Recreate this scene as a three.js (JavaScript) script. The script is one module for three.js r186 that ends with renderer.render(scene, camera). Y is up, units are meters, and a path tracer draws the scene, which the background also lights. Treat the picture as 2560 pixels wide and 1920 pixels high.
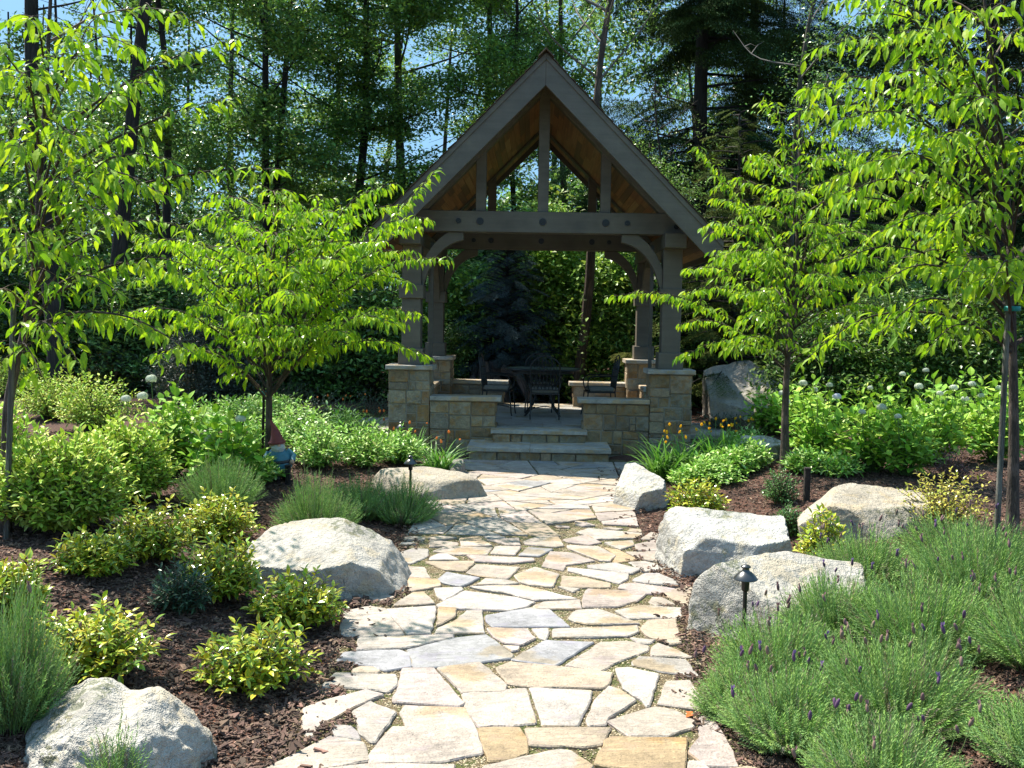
import * as THREE from 'three';
import { mergeGeometries, toCreasedNormals } from 'three/addons/utils/BufferGeometryUtils.js';
import { ImprovedNoise } from 'three/addons/math/ImprovedNoise.js';

// ---------------------------------------------------------------- camera, sky, sun, exposure
const scene = new THREE.Scene();
const F = 2600, PW = 2560, PH = 1920;               // focal length and size of the photograph in its pixels
const camera = new THREE.PerspectiveCamera(2 * Math.atan(PH / 2 / F) * 180 / Math.PI, PW / PH, 0.1, 1500);
camera.position.set(0, 1.9, 0);
camera.rotation.order = 'YXZ';
camera.rotation.set(-0.0626, 0.0214, 0.0172);
camera.updateMatrixWorld(true);

const renderer = new THREE.WebGLRenderer({ antialias: true });
renderer.toneMapping = THREE.LinearToneMapping;
renderer.toneMappingExposure = 2.45;
renderer.shadowMap.enabled = true;

const sunDir = new THREE.Vector3(-0.40, 0.85, -0.34).normalize();
{
  const W = 512, H = 256, data = new Float32Array(W * H * 4);
  for (let j = 0; j < H; j++) for (let i = 0; i < W; i++) {
    const el = ((j + 0.5) / H - 0.5) * Math.PI, az = ((i + 0.5) / W - 0.5) * 2 * Math.PI;
    const y = Math.sin(el), x = Math.cos(az) * Math.cos(el), z = Math.sin(az) * Math.cos(el);
    const c = x * sunDir.x + y * sunDir.y + z * sunDir.z, k = Math.exp(-Math.max(y, 0) * 3.2);
    const ray = 0.85 + 0.2 * c * c, mie = 0.9 * Math.pow(Math.max(c, 0), 9);
    const o = (j * W + i) * 4;
    const lo = [0.195, 0.36, 0.515], hi = [0.135, 0.27, 0.455];
    for (let q = 0; q < 3; q++) data[o + q] = (hi[q] + (lo[q] - hi[q]) * k) * ray + mie * [0.30, 0.29, 0.27][q];
    if (y < 0) for (let q = 0; q < 3; q++) data[o + q] *= 0.4;
    data[o + 3] = 1;
  }
  const sky = new THREE.DataTexture(data, W, H, THREE.RGBAFormat, THREE.FloatType);
  sky.mapping = THREE.EquirectangularReflectionMapping;
  sky.magFilter = sky.minFilter = THREE.LinearFilter; sky.needsUpdate = true;
  scene.background = sky; scene.environment = sky;
}
const sun = new THREE.DirectionalLight(new THREE.Color().setRGB(1.0, 0.94, 0.83), 4.8);
sun.position.copy(sunDir).multiplyScalar(60).add(new THREE.Vector3(0, 0, -14));
sun.target.position.set(0, 0, -14); sun.castShadow = true;
sun.shadow.camera.left = -35; sun.shadow.camera.right = 35; sun.shadow.camera.top = 35; sun.shadow.camera.bottom = -35;
sun.shadow.camera.far = 140; sun.shadow.mapSize.set(4096, 4096); sun.shadow.radius = 1.2;
scene.add(sun, sun.target);

// ---------------------------------------------------------------- helpers
const V = (x, y, z) => new THREE.Vector3(x, y, z);
const UP = V(0, 1, 0), PI = Math.PI;
function rng(seed) { let a = seed >>> 0; const f = () => { a = (a + 0x6D2B79F5) | 0; let t = Math.imul(a ^ (a >>> 15), 1 | a); t = (t + Math.imul(t ^ (t >>> 7), 61 | t)) ^ t; return ((t ^ (t >>> 14)) >>> 0) / 4294967296; }; f.r = (a0, b0) => a0 + (b0 - a0) * f(); f.i = (n) => Math.floor(f() * n); f.s = () => f() * 2 - 1; return f; }
const clamp = THREE.MathUtils.clamp, sst = THREE.MathUtils.smoothstep, lerp = THREE.MathUtils.lerp;
const noise3 = new ImprovedNoise();
const nz = (x, y, z = 0) => noise3.noise(x + 31.3, y + 17.7, z + 5.1);
const fbm = (x, y, z = 0, n = 4) => { let s = 0, a = 0.5; for (let i = 0; i < n; i++) { s += a * nz(x, y, z); x *= 2.03; y *= 2.03; z *= 2.03; a *= 0.5; } return s; };
const C = (r, g, b) => new THREE.Color().setRGB(r, g, b);

const taken = new Map();
function numbered(name) { const n = taken.get(name) ?? 0; taken.set(name, n + 1); return n ? `${name}_${String(n).padStart(3, '0')}` : name; }
function tag(o, label, category, group, kind) { if (label) o.userData.label = label; if (category) o.userData.category = category; if (group) o.userData.group = group; if (kind) o.userData.kind = kind; return o; }
function thing(name, label, category, pos = [0, 0, 0], turn = 0, group) { const o = new THREE.Group(); o.name = numbered(name); o.position.set(...pos); o.rotation.y = turn; scene.add(o); return tag(o, label, category, group); }
function part(name, geo, mat, parent, kind) { const m = new THREE.Mesh(geo, mat); m.name = name; parent.add(m); if (kind) m.userData.kind = kind; return m; }
function sub(name, parent) { const g = new THREE.Group(); g.name = name; parent.add(g); return g; }
function copyOf(o, label, pos, turn = 0, scale = 1) { const c = o.clone(); c.name = numbered(o.name.replace(/_\d{3}$/, '')); c.position.set(...pos); c.rotation.y = turn; if (Array.isArray(scale)) c.scale.set(...scale); else c.scale.setScalar(scale); c.userData = { ...o.userData, label }; scene.add(c); return c; }
function inst(name, geo, mat, mats, cols, parent, kind = 'stuff') {
  const m = new THREE.InstancedMesh(geo, mat, mats.length); m.name = name;
  for (let i = 0; i < mats.length; i++) { m.setMatrixAt(i, mats[i]); if (cols) m.setColorAt(i, cols[i]); }
  if (kind) m.userData.kind = kind; parent.add(m); return m;
}
const bx = V(), by = V(), bz = V();
function MX(pos, dir, nrm, sx = 1, sy = 1, sz = 1) { // Y along dir, Z towards nrm
  by.copy(dir).normalize(); bz.copy(nrm).addScaledVector(by, -nrm.dot(by));
  if (bz.lengthSq() < 1e-6) bz.set(by.y, -by.x, 0.3).addScaledVector(by, -(by.y * by.x - by.x * by.y + 0.3 * by.z));
  bz.normalize(); bx.crossVectors(by, bz);
  const m = new THREE.Matrix4().makeBasis(bx.clone().multiplyScalar(sx), by.clone().multiplyScalar(sy), bz.clone().multiplyScalar(sz));
  return m.setPosition(pos);
}
function MS(pos, s, rot = 0, sy = s) { return new THREE.Matrix4().makeRotationY(rot).scale(V(s, sy, s)).setPosition(pos); }

// where a pixel of the photograph meets the depth z or the ground
const rayOf = (sx, sy) => V(sx - PW / 2, PH / 2 - sy, -F).normalize().transformDirection(camera.matrixWorld);
function atZ(sx, sy, z) { const d = rayOf(sx, sy); return camera.position.clone().addScaledVector(d, (z - camera.position.z) / d.z); }
function groundHeight(x, z) {
  const e = Math.max(-1.12 - x, x - 1.02, 0) + Math.max(0, -z - 19.3) * 1;
  const front = sst(-z, 13.2, 13.9) * (1 - sst(-z, 19.0, 20)) * (1 - sst(Math.abs(x - 0.08), 2.2, 3.4));
  let h = 0.26 * sst(e, 0, 2.2) * (1 - 0.85 * front) - 0.045 * (1 - sst(e, 0, 0.25));
  h += 0.035 * nz(x * 1.1, z * 1.1) * sst(e, 0.1, 0.8) + 0.25 * sst(-z, 22, 40) + 0.012 * nz(x * 5, z * 5) * sst(e, 0.0, 0.3);
  return h;
}
function G(dx, dy, lift = 0) { // in the 2212-pixel-wide view of the photograph
  const sx = dx * PW / 2212, sy = dy * PW / 2212; let y = 0.1, p;
  for (let k = 0; k < 12; k++) { const d = rayOf(sx, sy); p = camera.position.clone().addScaledVector(d, (y + lift - camera.position.y) / d.y); y = lerp(y, groundHeight(p.x, p.z), 0.7); }
  p.y = groundHeight(p.x, p.z); return p;
}
const AT = (dx, dy, z) => atZ(dx * PW / 2212, dy * PW / 2212, z);
const pxm = (d, z) => d * (PW / 2212) * Math.abs(z) / F;     // length of d view pixels at depth z
const viewMat = camera.matrixWorld.clone().invert();
function onPhoto(p) { const q = p.clone().applyMatrix4(viewMat); return [PW / 2 + F * q.x / -q.z, PH / 2 - F * q.y / -q.z, -q.z]; }

// ---------------------------------------------------------------- textures
function tileNoise(size, cells, seed) { // periodic value noise, 0..1
  const r = rng(seed), g = new Float32Array(cells * cells).map(() => r()), out = new Float32Array(size * size), f = (t) => t * t * (3 - 2 * t);
  for (let j = 0; j < size; j++) for (let i = 0; i < size; i++) {
    const x = i * cells / size, y = j * cells / size, x0 = Math.floor(x), y0 = Math.floor(y), u = f(x - x0), v = f(y - y0), a = (p, q) => g[((y0 + q) % cells) * cells + ((x0 + p) % cells)];
    out[j * size + i] = lerp(lerp(a(0, 0), a(1, 0), u), lerp(a(0, 1), a(1, 1), u), v);
  }
  return out;
}
function tileFbm(size, cells, octaves, seed, fall = 0.55) {
  const out = new Float32Array(size * size); let amp = 1, sum = 0;
  for (let o = 0; o < octaves && cells << o <= size; o++) { const n = tileNoise(size, cells << o, seed + o * 7); for (let k = 0; k < out.length; k++) out[k] += amp * n[k]; sum += amp; amp *= fall; }
  for (let k = 0; k < out.length; k++) out[k] /= sum; return out;
}
function tex(size, fn, srgb = true) {
  const d = new Uint8Array(size * size * 4);
  for (let k = 0; k < size * size; k++) { const c = fn(k, k % size, (k / size) | 0); for (let q = 0; q < 3; q++) d[k * 4 + q] = clamp(Math.round((Array.isArray(c) ? c[q] : c) * 255), 0, 255); d[k * 4 + 3] = 255; }
  const t = new THREE.DataTexture(d, size, size, THREE.RGBAFormat); t.wrapS = t.wrapT = THREE.RepeatWrapping; t.magFilter = THREE.LinearFilter; t.minFilter = THREE.LinearMipmapLinearFilter; t.generateMipmaps = true;
  if (srgb) t.colorSpace = THREE.SRGBColorSpace; t.needsUpdate = true; return t;
}
function rep(t, u, v = u) { const c = t.clone(); c.repeat.set(u, v); c.needsUpdate = true; return c; }
const N512 = 512;
const nA = tileFbm(N512, 4, 6, 11), nB = tileFbm(N512, 8, 6, 23, 0.65), nC = tileFbm(N512, 32, 4, 37, 0.7), nD = tileFbm(N512, 3, 5, 51);
const fine = tileNoise(N512, 256, 71), fine2 = tileNoise(N512, 128, 73);
const cleft = (() => { const a = new Float32Array(N512 * N512); for (let j = 0; j < N512; j++) for (let i = 0; i < N512; i++) { const k = j * N512 + i, w = nA[((j * 4) % N512) * N512 + i], s = Math.sin((j / N512) * PI * 28 + w * 16); a[k] = clamp(0.5 + 0.28 * s * nB[k] + 0.5 * (nB[((j * 3) % N512) * N512 + i] - 0.5), 0, 1); } return a; })();
// pale flagstone: mineral clouding, rust and grey stains with their own outlines, pits
const T_flag = tex(N512, (k) => { const m = 0.82 + 0.34 * (nA[k] - 0.5) + 0.24 * (nC[k] - 0.5) + 0.10 * (fine[k] - 0.5) + 0.30 * (cleft[k] - 0.5) * sst(nD[(k * 3) % nD.length], 0.35, 0.6), r = sst(nD[k], 0.55, 0.68), g = sst(nB[k], 0.6, 0.72); const p = (fine2[k] > 0.93 ? 0.75 : 1) * (Math.abs(nB[k] - 0.52) < 0.004 ? 0.7 : 1); return [m * p * (1 - 0.06 * g), m * p * (1 - 0.06 * r - 0.07 * g), m * p * (1 - 0.17 * r - 0.03 * g)]; });
const T_flagB = tex(N512, (k) => cleft[k] * 0.8 + 0.2 * fine2[k], false);
// sandstone blocks
const T_sand = tex(N512, (k) => { const m = 0.78 + 0.4 * (nA[k] - 0.5) + 0.25 * (nC[k] - 0.5) + 0.08 * (fine[k] - 0.5), r = sst(nB[k], 0.5, 0.66); return [m, m * (1 - 0.1 * r), m * (1 - 0.24 * r)]; });
const T_rough = tex(N512, (k) => 0.5 * nB[k] + 0.35 * nC[k] + 0.15 * fine[k], false);
// granite boulders: speckle and lichen
const T_gran = tex(N512, (k) => { const s = fine[k] > 0.78 ? 0.85 : fine2[k] > 0.8 ? 1.06 : 1, m = (0.8 + 0.3 * (nA[k] - 0.5) + 0.22 * (nC[k] - 0.5)) * (0.75 + 0.25 * s), l = sst(nD[k], 0.52, 0.62) * sst(nC[k], 0.42, 0.58), y = sst(nB[k], 0.55, 0.68); const cr = Math.abs(nD[k] - 0.47) < 0.003 ? 0.78 : 1; return [m * cr * (1 - 0.34 * l), m * cr * (1 - 0.31 * l - 0.03 * y), m * cr * (1 - 0.38 * l - 0.09 * y)]; });
// wood: planks with grain along u
const T_wood = tex(N512, (k, i, j) => { const w = nA[k], g = nC[j * N512 + ((i * 0.06) | 0)], s = 0.5 + 0.5 * Math.sin(j * 0.36 + w * 9); const m = 0.72 + 0.34 * (g - 0.5) + 0.16 * (s - 0.5) + 0.12 * (nA[k] - 0.5); return [m, m, m]; });
// painted timber: faint grain
const T_paint = tex(N512, (k, i, j) => 0.84 + 0.16 * (nC[j * N512 + ((i * 0.05) | 0)] - 0.5) + 0.26 * (nA[k] - 0.5) + 0.05 * (fine[k] - 0.5));
// bark
const T_bark = tex(N512, (k, i, j) => { const r = nC[(((j * 0.2) | 0) % N512) * N512 + i], m = 0.35 + 0.75 * r + 0.3 * (nA[k] - 0.5), l = sst(nD[k], 0.56, 0.64) * 0.25; return [m + l, m + l, m * 0.96 + l]; });
const T_barkB = tex(N512, (k, i, j) => nC[(((j * 0.2) | 0) % N512) * N512 + i], false);
// mulch: shreds of bark
function shreds(bg, tones, n, len, w, seed, size = 1024) {
  const cv = document.createElement('canvas'); cv.width = cv.height = size; const x = cv.getContext('2d'), r = rng(seed);
  x.fillStyle = bg; x.fillRect(0, 0, size, size); x.lineCap = 'butt';
  for (let k = 0; k < n; k++) {
    const px = r() * size, py = r() * size, a = r() * PI, l = len * r.r(0.3, 1.2); x.strokeStyle = tones[r.i(tones.length)]; x.lineWidth = w * r.r(0.4, 1.3);
    for (const ox of [0, -size, size]) for (const oy of [0, -size, size]) { if (px + ox < -l || px + ox > size + l || py + oy < -l || py + oy > size + l) continue; x.beginPath(); x.moveTo(px + ox - Math.cos(a) * l, py + oy - Math.sin(a) * l); x.quadraticCurveTo(px + ox + r.s() * 3, py + oy + r.s() * 3, px + ox + Math.cos(a) * l, py + oy + Math.sin(a) * l); x.stroke(); }
  }
  const t = new THREE.CanvasTexture(cv); t.colorSpace = THREE.SRGBColorSpace; t.wrapS = t.wrapT = THREE.RepeatWrapping; return t;
}
const T_mulch = shreds('#2b1c15', ['#4a3024', '#5b3b2b', '#3a251c', '#6d4936', '#2a1a13', '#54392c', '#7b5844', '#432a20', '#33211a'], 9000, 15, 5, 5);
const T_grit = tex(N512, (k) => { const m = 0.55 + 0.5 * (fine2[k] - 0.5) + 0.35 * (fine[k] - 0.5) + 0.2 * (nA[k] - 0.5), g = sst(nB[k], 0.5, 0.62); return [m * (1 - 0.25 * g), m * (0.93 - 0.08 * g), m * (0.78 - 0.3 * g)]; });

// ---------------------------------------------------------------- materials
const std = (o) => new THREE.MeshStandardMaterial(o);
const phys = (o) => new THREE.MeshPhysicalMaterial(o);
function leafMat(o = {}) { return phys({ color: 0xffffff, roughness: 0.85, specularIntensity: 0.35, transmission: o.t ?? 0.45, thickness: 0, side: THREE.DoubleSide, clearcoat: o.coat ?? 0.5, clearcoatRoughness: o.cr ?? 0.3, vertexColors: !!o.vc }); }
const flagTones = { w: [0.50, 0.44, 0.375], c: [0.475, 0.40, 0.325], b: [0.385, 0.375, 0.375], o: [0.46, 0.365, 0.26], p: [0.455, 0.375, 0.325], g: [0.42, 0.38, 0.335], s: [0.45, 0.325, 0.18] };
const M_flag = {}; for (const [k, c] of Object.entries(flagTones)) M_flag[k] = [0, 1].map((v) => std({ color: C(c[0] * (v ? 0.95 : 1.05), c[1] * (v ? 0.95 : 1.05), c[2] * (v ? 0.93 : 1.06)), map: rep(T_flag, v ? 1.3 : 0.9), bumpMap: rep(T_flagB, 1.1, v ? 1.6 : 0.8), bumpScale: k === 'b' ? 0.003 : 0.011, roughness: k === 'b' ? 0.55 : 0.78 }));
const M_stone = [[0.50, 0.37, 0.21], [0.54, 0.44, 0.28], [0.43, 0.31, 0.17], [0.45, 0.39, 0.28], [0.57, 0.48, 0.33], [0.36, 0.295, 0.205], [0.52, 0.39, 0.25]].map((c, i) => std({ color: C(...c), map: rep(T_sand, 1.2 + 0.2 * i), bumpMap: rep(T_rough, 2), bumpScale: 0.022, roughness: 0.88 }));
const M_mortar = std({ color: C(0.27, 0.245, 0.20), bumpMap: rep(T_rough, 6), bumpScale: 0.006, roughness: 0.95 });
const M_cap = std({ color: C(0.60, 0.56, 0.485), map: rep(T_sand, 0.8), bumpMap: rep(T_rough, 3), bumpScale: 0.003, roughness: 0.8 });
const M_timber = std({ color: C(0.155, 0.132, 0.098), map: T_paint, bumpMap: rep(T_rough, 2), bumpScale: 0.0015, roughness: 0.6 });
const M_timberDark = std({ color: C(0.13, 0.118, 0.095), map: T_paint, roughness: 0.6 });
const M_iron = std({ color: C(0.032, 0.033, 0.034), roughness: 0.45, metalness: 0.6 });
const M_plank = [[0.68, 0.31, 0.115], [0.74, 0.38, 0.15], [0.60, 0.26, 0.10], [0.38, 0.20, 0.09], [0.75, 0.42, 0.18], [0.70, 0.33, 0.125]].map((c) => std({ color: C(...c), map: rep(T_wood, 0.7, 2.4), roughness: 0.55 }));
const M_shake = std({ color: C(0.17, 0.105, 0.06), map: rep(T_wood, 1, 3), roughness: 0.85 });
const M_gran = [[0.64, 0.595, 0.51], [0.58, 0.51, 0.40], [0.36, 0.34, 0.32], [0.74, 0.71, 0.64]].map((c) => std({ color: C(...c), map: rep(T_gran, 1.1), bumpMap: rep(T_rough, 1.6), bumpScale: 0.03, roughness: 0.9 }));
const M_bark = (r, g, b, u = 2, v = 1) => std({ color: C(r, g, b), map: rep(T_bark, u, v), bumpMap: rep(T_barkB, u, v), bumpScale: 0.02, roughness: 0.92 });
const M_cherryBark = M_bark(0.16, 0.115, 0.095, 1, 3), M_darkBark = M_bark(0.055, 0.042, 0.034, 3, 1.2), M_greyBark = M_bark(0.15, 0.135, 0.11, 2, 1.5), M_brownBark = M_bark(0.15, 0.105, 0.075, 2, 1.5), M_twig = std({ color: C(0.13, 0.085, 0.06), roughness: 0.8 }), M_greyTwig = std({ color: C(0.125, 0.11, 0.095), roughness: 0.8 });
const M_mulch = std({ map: T_mulch, color: C(1.3, 1.18, 1.05), bumpMap: T_mulch, bumpScale: 0.03, roughness: 0.97 });
const M_grit = std({ color: C(0.43, 0.37, 0.265), map: rep(T_grit, 2.2), bumpMap: rep(T_rough, 8), bumpScale: 0.008, roughness: 1 });

// ---------------------------------------------------------------- geometry helpers
function boxUV(geo, s = 1, off = [0, 0]) {
  const g = geo.index ? geo.toNonIndexed() : geo, p = g.attributes.position, uv = new Float32Array(p.count * 2), a = V(), b = V(), c = V(), n = V();
  for (let i = 0; i < p.count; i += 3) {
    a.fromBufferAttribute(p, i); b.fromBufferAttribute(p, i + 1); c.fromBufferAttribute(p, i + 2); n.crossVectors(b.clone().sub(a), c.clone().sub(a));
    const x = Math.abs(n.x), y = Math.abs(n.y), z = Math.abs(n.z);
    for (let q = 0; q < 3; q++) { const v = [a, b, c][q], u = x > y && x > z ? [v.z, v.y] : y > z ? [v.x, v.z] : [v.x, v.y]; uv[(i + q) * 2] = u[0] * s + off[0]; uv[(i + q) * 2 + 1] = u[1] * s + off[1]; }
  }
  g.setAttribute('uv', new THREE.BufferAttribute(uv, 2)); return g;
}
function prism(pts, depth, bevel = 0.006) { // polygon in x,y pulled along +z, bevelled inside its outline
  const s = new THREE.Shape(pts.map((p) => new THREE.Vector2(p[0], p[1])));
  return new THREE.ExtrudeGeometry(s, bevel ? { depth: depth - 2 * bevel, bevelEnabled: true, bevelThickness: bevel, bevelSize: bevel, bevelOffset: -bevel, bevelSegments: 1, steps: 1 } : { depth, bevelEnabled: false }).translate(0, 0, bevel);
}
function cbox(w, h, d, b = 0.006, x = 0, y = 0, z = 0) { return boxUV(prism([[-w / 2, -h / 2], [w / 2, -h / 2], [w / 2, h / 2], [-w / 2, h / 2]], d, b).translate(x, y, z - d / 2), 1, [x * 0.7 + z, y + z * 0.3]); }
function tube(pts, rad, sides = 7, vScale = 1) { // tapered tube through points
  const n = pts.length, pos = [], uv = [], idx = [], t = V(), s = V(), u = V(); let prev = V(1, 0, 0.13), len = 0;
  for (let i = 0; i < n; i++) {
    t.subVectors(pts[Math.min(i + 1, n - 1)], pts[Math.max(i - 1, 0)]).normalize(); s.copy(prev).addScaledVector(t, -prev.dot(t)); if (s.lengthSq() < 1e-4) s.set(t.z, 0.2, -t.x); s.normalize(); prev.copy(s); u.crossVectors(t, s);
    if (i) len += pts[i].distanceTo(pts[i - 1]); const r = typeof rad === 'function' ? rad(i / (n - 1)) : Array.isArray(rad) ? rad[i] : rad;
    for (let k = 0; k <= sides; k++) { const a = k / sides * 2 * PI, c = Math.cos(a) * r, d = Math.sin(a) * r; pos.push(pts[i].x + s.x * c + u.x * d, pts[i].y + s.y * c + u.y * d, pts[i].z + s.z * c + u.z * d); uv.push(k / sides, len * vScale); }
  }
  for (let i = 0; i < n - 1; i++) for (let k = 0; k < sides; k++) { const a = i * (sides + 1) + k, b = a + sides + 1; idx.push(a, a + 1, b, a + 1, b + 1, b); }
  const g = new THREE.BufferGeometry(); g.setAttribute('position', new THREE.Float32BufferAttribute(pos, 3)); g.setAttribute('uv', new THREE.Float32BufferAttribute(uv, 2)); g.setIndex(idx); g.computeVertexNormals(); return g;
}
const curve = (pts, n) => new THREE.CatmullRomCurve3(pts, false, 'centripetal').getPoints(n);
const merge = (a) => mergeGeometries(a.map((g) => g.index ? g.toNonIndexed() : g), false);
// a leaf: Y from stalk to tip, folded on its midrib, drooping tip
function leafGeo(L, W, { fold = 0.25, curl = 0.25, rows = [[0, 0], [0.22, 0.75], [0.5, 1], [0.76, 0.62], [1, 0]], stalk = 0, edge = null, mid = null } = {}) {
  const pos = [], col = [], at = (t, side, w) => [side * w * W / 2, stalk + t * L * (1 - 0.15 * curl * t), fold * Math.abs(side) * w * W / 2 - curl * L * t * t * 0.5];
  const tri = (a, b, c, ca, cb, cc) => { pos.push(...a, ...b, ...c); if (edge) col.push(...ca, ...cb, ...cc); };
  for (let i = 0; i < rows.length - 1; i++) for (const s of [-1, 1]) {
    const [t0, w0] = rows[i], [t1, w1] = rows[i + 1], m0 = at(t0, 0, 0), m1 = at(t1, 0, 0), e0 = at(t0, s, w0), e1 = at(t1, s, w1);
    if (w0 > 0) s < 0 ? tri(m0, m1, e0, mid, mid, edge) : tri(m0, e0, m1, mid, edge, mid);
    if (w1 > 0) s < 0 ? tri(e0, m1, e1, edge, mid, edge) : tri(e0, e1, m1, edge, edge, mid);
  }
  if (stalk) pos.push(-0.0012, 0, 0, 0.0012, 0, 0, 0, stalk + 0.02 * L, 0);
  if (stalk && edge) col.push(...mid, ...mid, ...mid);
  const g = new THREE.BufferGeometry(); g.setAttribute('position', new THREE.Float32BufferAttribute(pos, 3)); if (edge) g.setAttribute('color', new THREE.Float32BufferAttribute(col, 3)); return g;
}
// a spray of many small leaves, every leaf two faces, its own tint
function sprayGeo(n, r, L, W, seed, { flat = 0.7, droop = 0.3, tint = 0.35 } = {}) {
  const q = rng(seed), pos = [], col = [], d = V(), s = V(), nn = V(), p = V();
  for (let i = 0; i < n; i++) {
    do p.set(q.s(), q.s(), q.s()); while (p.lengthSq() > 1); p.multiplyScalar(r); p.y *= flat;
    d.set(q.s(), q.s() * 0.6 - droop, q.s()).normalize(); nn.set(q.s() * 0.8, 1, q.s() * 0.8); s.crossVectors(d, nn).normalize(); nn.crossVectors(s, d);
    const l = L * q.r(0.7, 1.25), w = W * q.r(0.8, 1.2) / 2, m = p.clone().addScaledVector(d, l * 0.45), a = m.clone().addScaledVector(s, w).addScaledVector(nn, w * 0.35), b = m.clone().addScaledVector(s, -w).addScaledVector(nn, w * 0.35), e = p.clone().addScaledVector(d, l);
    pos.push(...p, ...a, ...e, ...p, ...e, ...b); const k = 1 + tint * q.s(), h = 0.12 * q.s(); for (let c = 0; c < 6; c++) col.push(k * (1 + h), k, k * (1 - h));
  }
  const g = new THREE.BufferGeometry(); g.setAttribute('position', new THREE.Float32BufferAttribute(pos, 3)); g.setAttribute('color', new THREE.Float32BufferAttribute(col, 3)); return g;
}
// a flat frond of needles, one metre long along +Y, drooping
function frondGeo(seed, needle = 0.05, rows = 15, hang = 0.25) {
  const q = rng(seed), pos = [], col = [];
  const needleAt = (x, y, z, dx, dy, dz, w, k) => { const sx = dy * w, sy = -dx * w; pos.push(x - sx, y - sy, z, x + sx, y + sy, z, x + dx, y + dy, z + dz); for (let c = 0; c < 3; c++) col.push(k, k, k); };
  for (let i = 0; i < rows; i++) {
    const t = (i + 0.6) / rows, y = t, z = -hang * t * t, len = 0.42 * Math.sin(PI * (0.12 + 0.88 * (1 - t))) + 0.06;
    for (const s of [-1, 1]) {
      const a = q.r(0.7, 1.0), bx0 = Math.sin(a) * s, by0 = Math.cos(a), m = Math.max(3, Math.round(len / 0.045));
      pos.push(0, y - 0.006, z, 0, y + 0.006, z, bx0 * len, y + by0 * len, z - len * 0.25); for (let c = 0; c < 3; c++) col.push(0.8, 0.7, 0.6);
      for (let j = 0; j < m; j++) { const u = (j + 0.5) / m * len, k = q.r(0.6, 1.35); for (const e of [-1, 1]) { const b = a * s + e * q.r(0.5, 1.0); needleAt(bx0 * u, y + by0 * u, z - u * 0.25 + q.s() * 0.015, Math.sin(b) * needle, Math.cos(b) * needle, q.s() * 0.05, 0.2, k); } }
    }
  }
  const g = new THREE.BufferGeometry(); g.setAttribute('position', new THREE.Float32BufferAttribute(pos, 3)); g.setAttribute('color', new THREE.Float32BufferAttribute(col, 3)); return g;
}
const tintOf = (base, r, dv = 0.2, dh = 0.12) => { const k = 1 + dv * r.s(), h = dh * r.s(); return C(base[0] * k * (1 + h), base[1] * k, base[2] * k * (1 - h)); };

// ================================================================ the setting: ground and garden path
{
  const xs = [], zs = []; const push = (arr, a, b, n) => { for (let i = 0; i < n; i++) arr.push(a + (b - a) * i / n); };
  push(xs, -260, -40, 8); push(xs, -40, -8, 32); push(xs, -8, 8, 150); push(xs, 8, 40, 32); push(xs, 40, 260, 8); xs.push(260);
  push(zs, 30, 0, 10); push(zs, 0, -16, 150); push(zs, -16, -45, 60); push(zs, -45, -400, 12); zs.push(-400);
  const pos = [], uv = [], idx = [];
  for (const z of zs) for (const x of xs) { pos.push(x, groundHeight(x, z), z); uv.push(x * 1.15, z * 1.15); }
  const nx = xs.length; for (let j = 0; j < zs.length - 1; j++) for (let i = 0; i < nx - 1; i++) { const a = j * nx + i, b = a + nx; idx.push(a, a + 1, b, a + 1, b + 1, b); }
  const g = new THREE.BufferGeometry(); g.setAttribute('position', new THREE.Float32BufferAttribute(pos, 3)); g.setAttribute('uv', new THREE.Float32BufferAttribute(uv, 2)); g.setIndex(idx); g.computeVertexNormals();
  const m = new THREE.Mesh(g, M_mulch); m.name = 'ground'; scene.add(m); tag(m, 'dark brown bark mulch of the garden beds and woodland floor', 'ground', null, 'structure');
}
const path = thing('garden_path', 'crazy paved path of pale irregular flagstones leading to the pavilion', 'path'); path.userData.kind = 'structure';
{
  const L = (z) => -1.07 - 0.05 * nz(z * 0.7, 3), Rr = (z) => 0.97 + 0.06 * nz(z * 0.6, 9), pos = [], uv = [], idx = [], n = 110, m = 26;
  for (let j = 0; j <= n; j++) for (let i = 0; i <= m; i++) { const z = -1.6 - 12.6 * j / n, w = sst(-z, 13.0, 13.9), a = L(z) - 1.3 * w, b = Rr(z) + 1.4 * w, x = a + (b - a) * i / m; pos.push(x, -0.005 + 0.006 * nz(x * 7, z * 7) - 0.012 * (i === 0 || i === m ? 1 : 0), z); uv.push(x, z); }
  for (let j = 0; j < n; j++) for (let i = 0; i < m; i++) { const a = j * (m + 1) + i, b = a + m + 1; idx.push(a, a + 1, b, a + 1, b + 1, b); }
  const g = new THREE.BufferGeometry(); g.setAttribute('position', new THREE.Float32BufferAttribute(pos, 3)); g.setAttribute('uv', new THREE.Float32BufferAttribute(uv, 2)); g.setIndex(idx); g.computeVertexNormals();
  part('joint_sand', g, M_grit, path);
}
const R0 = rng(77), stones = [];
const inside = (p, poly) => { let c = false; for (let i = 0, j = poly.length - 1; i < poly.length; j = i++) { const a = poly[i], b = poly[j]; if ((a[1] > p[1]) !== (b[1] > p[1]) && p[0] < (b[0] - a[0]) * (p[1] - a[1]) / (b[1] - a[1]) + a[0]) c = !c; } return c; };
const areaOf = (p) => { let s = 0; for (let i = 0; i < p.length; i++) { const a = p[i], b = p[(i + 1) % p.length]; s += a[0] * b[1] - b[0] * a[1]; } return s / 2; };
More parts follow.
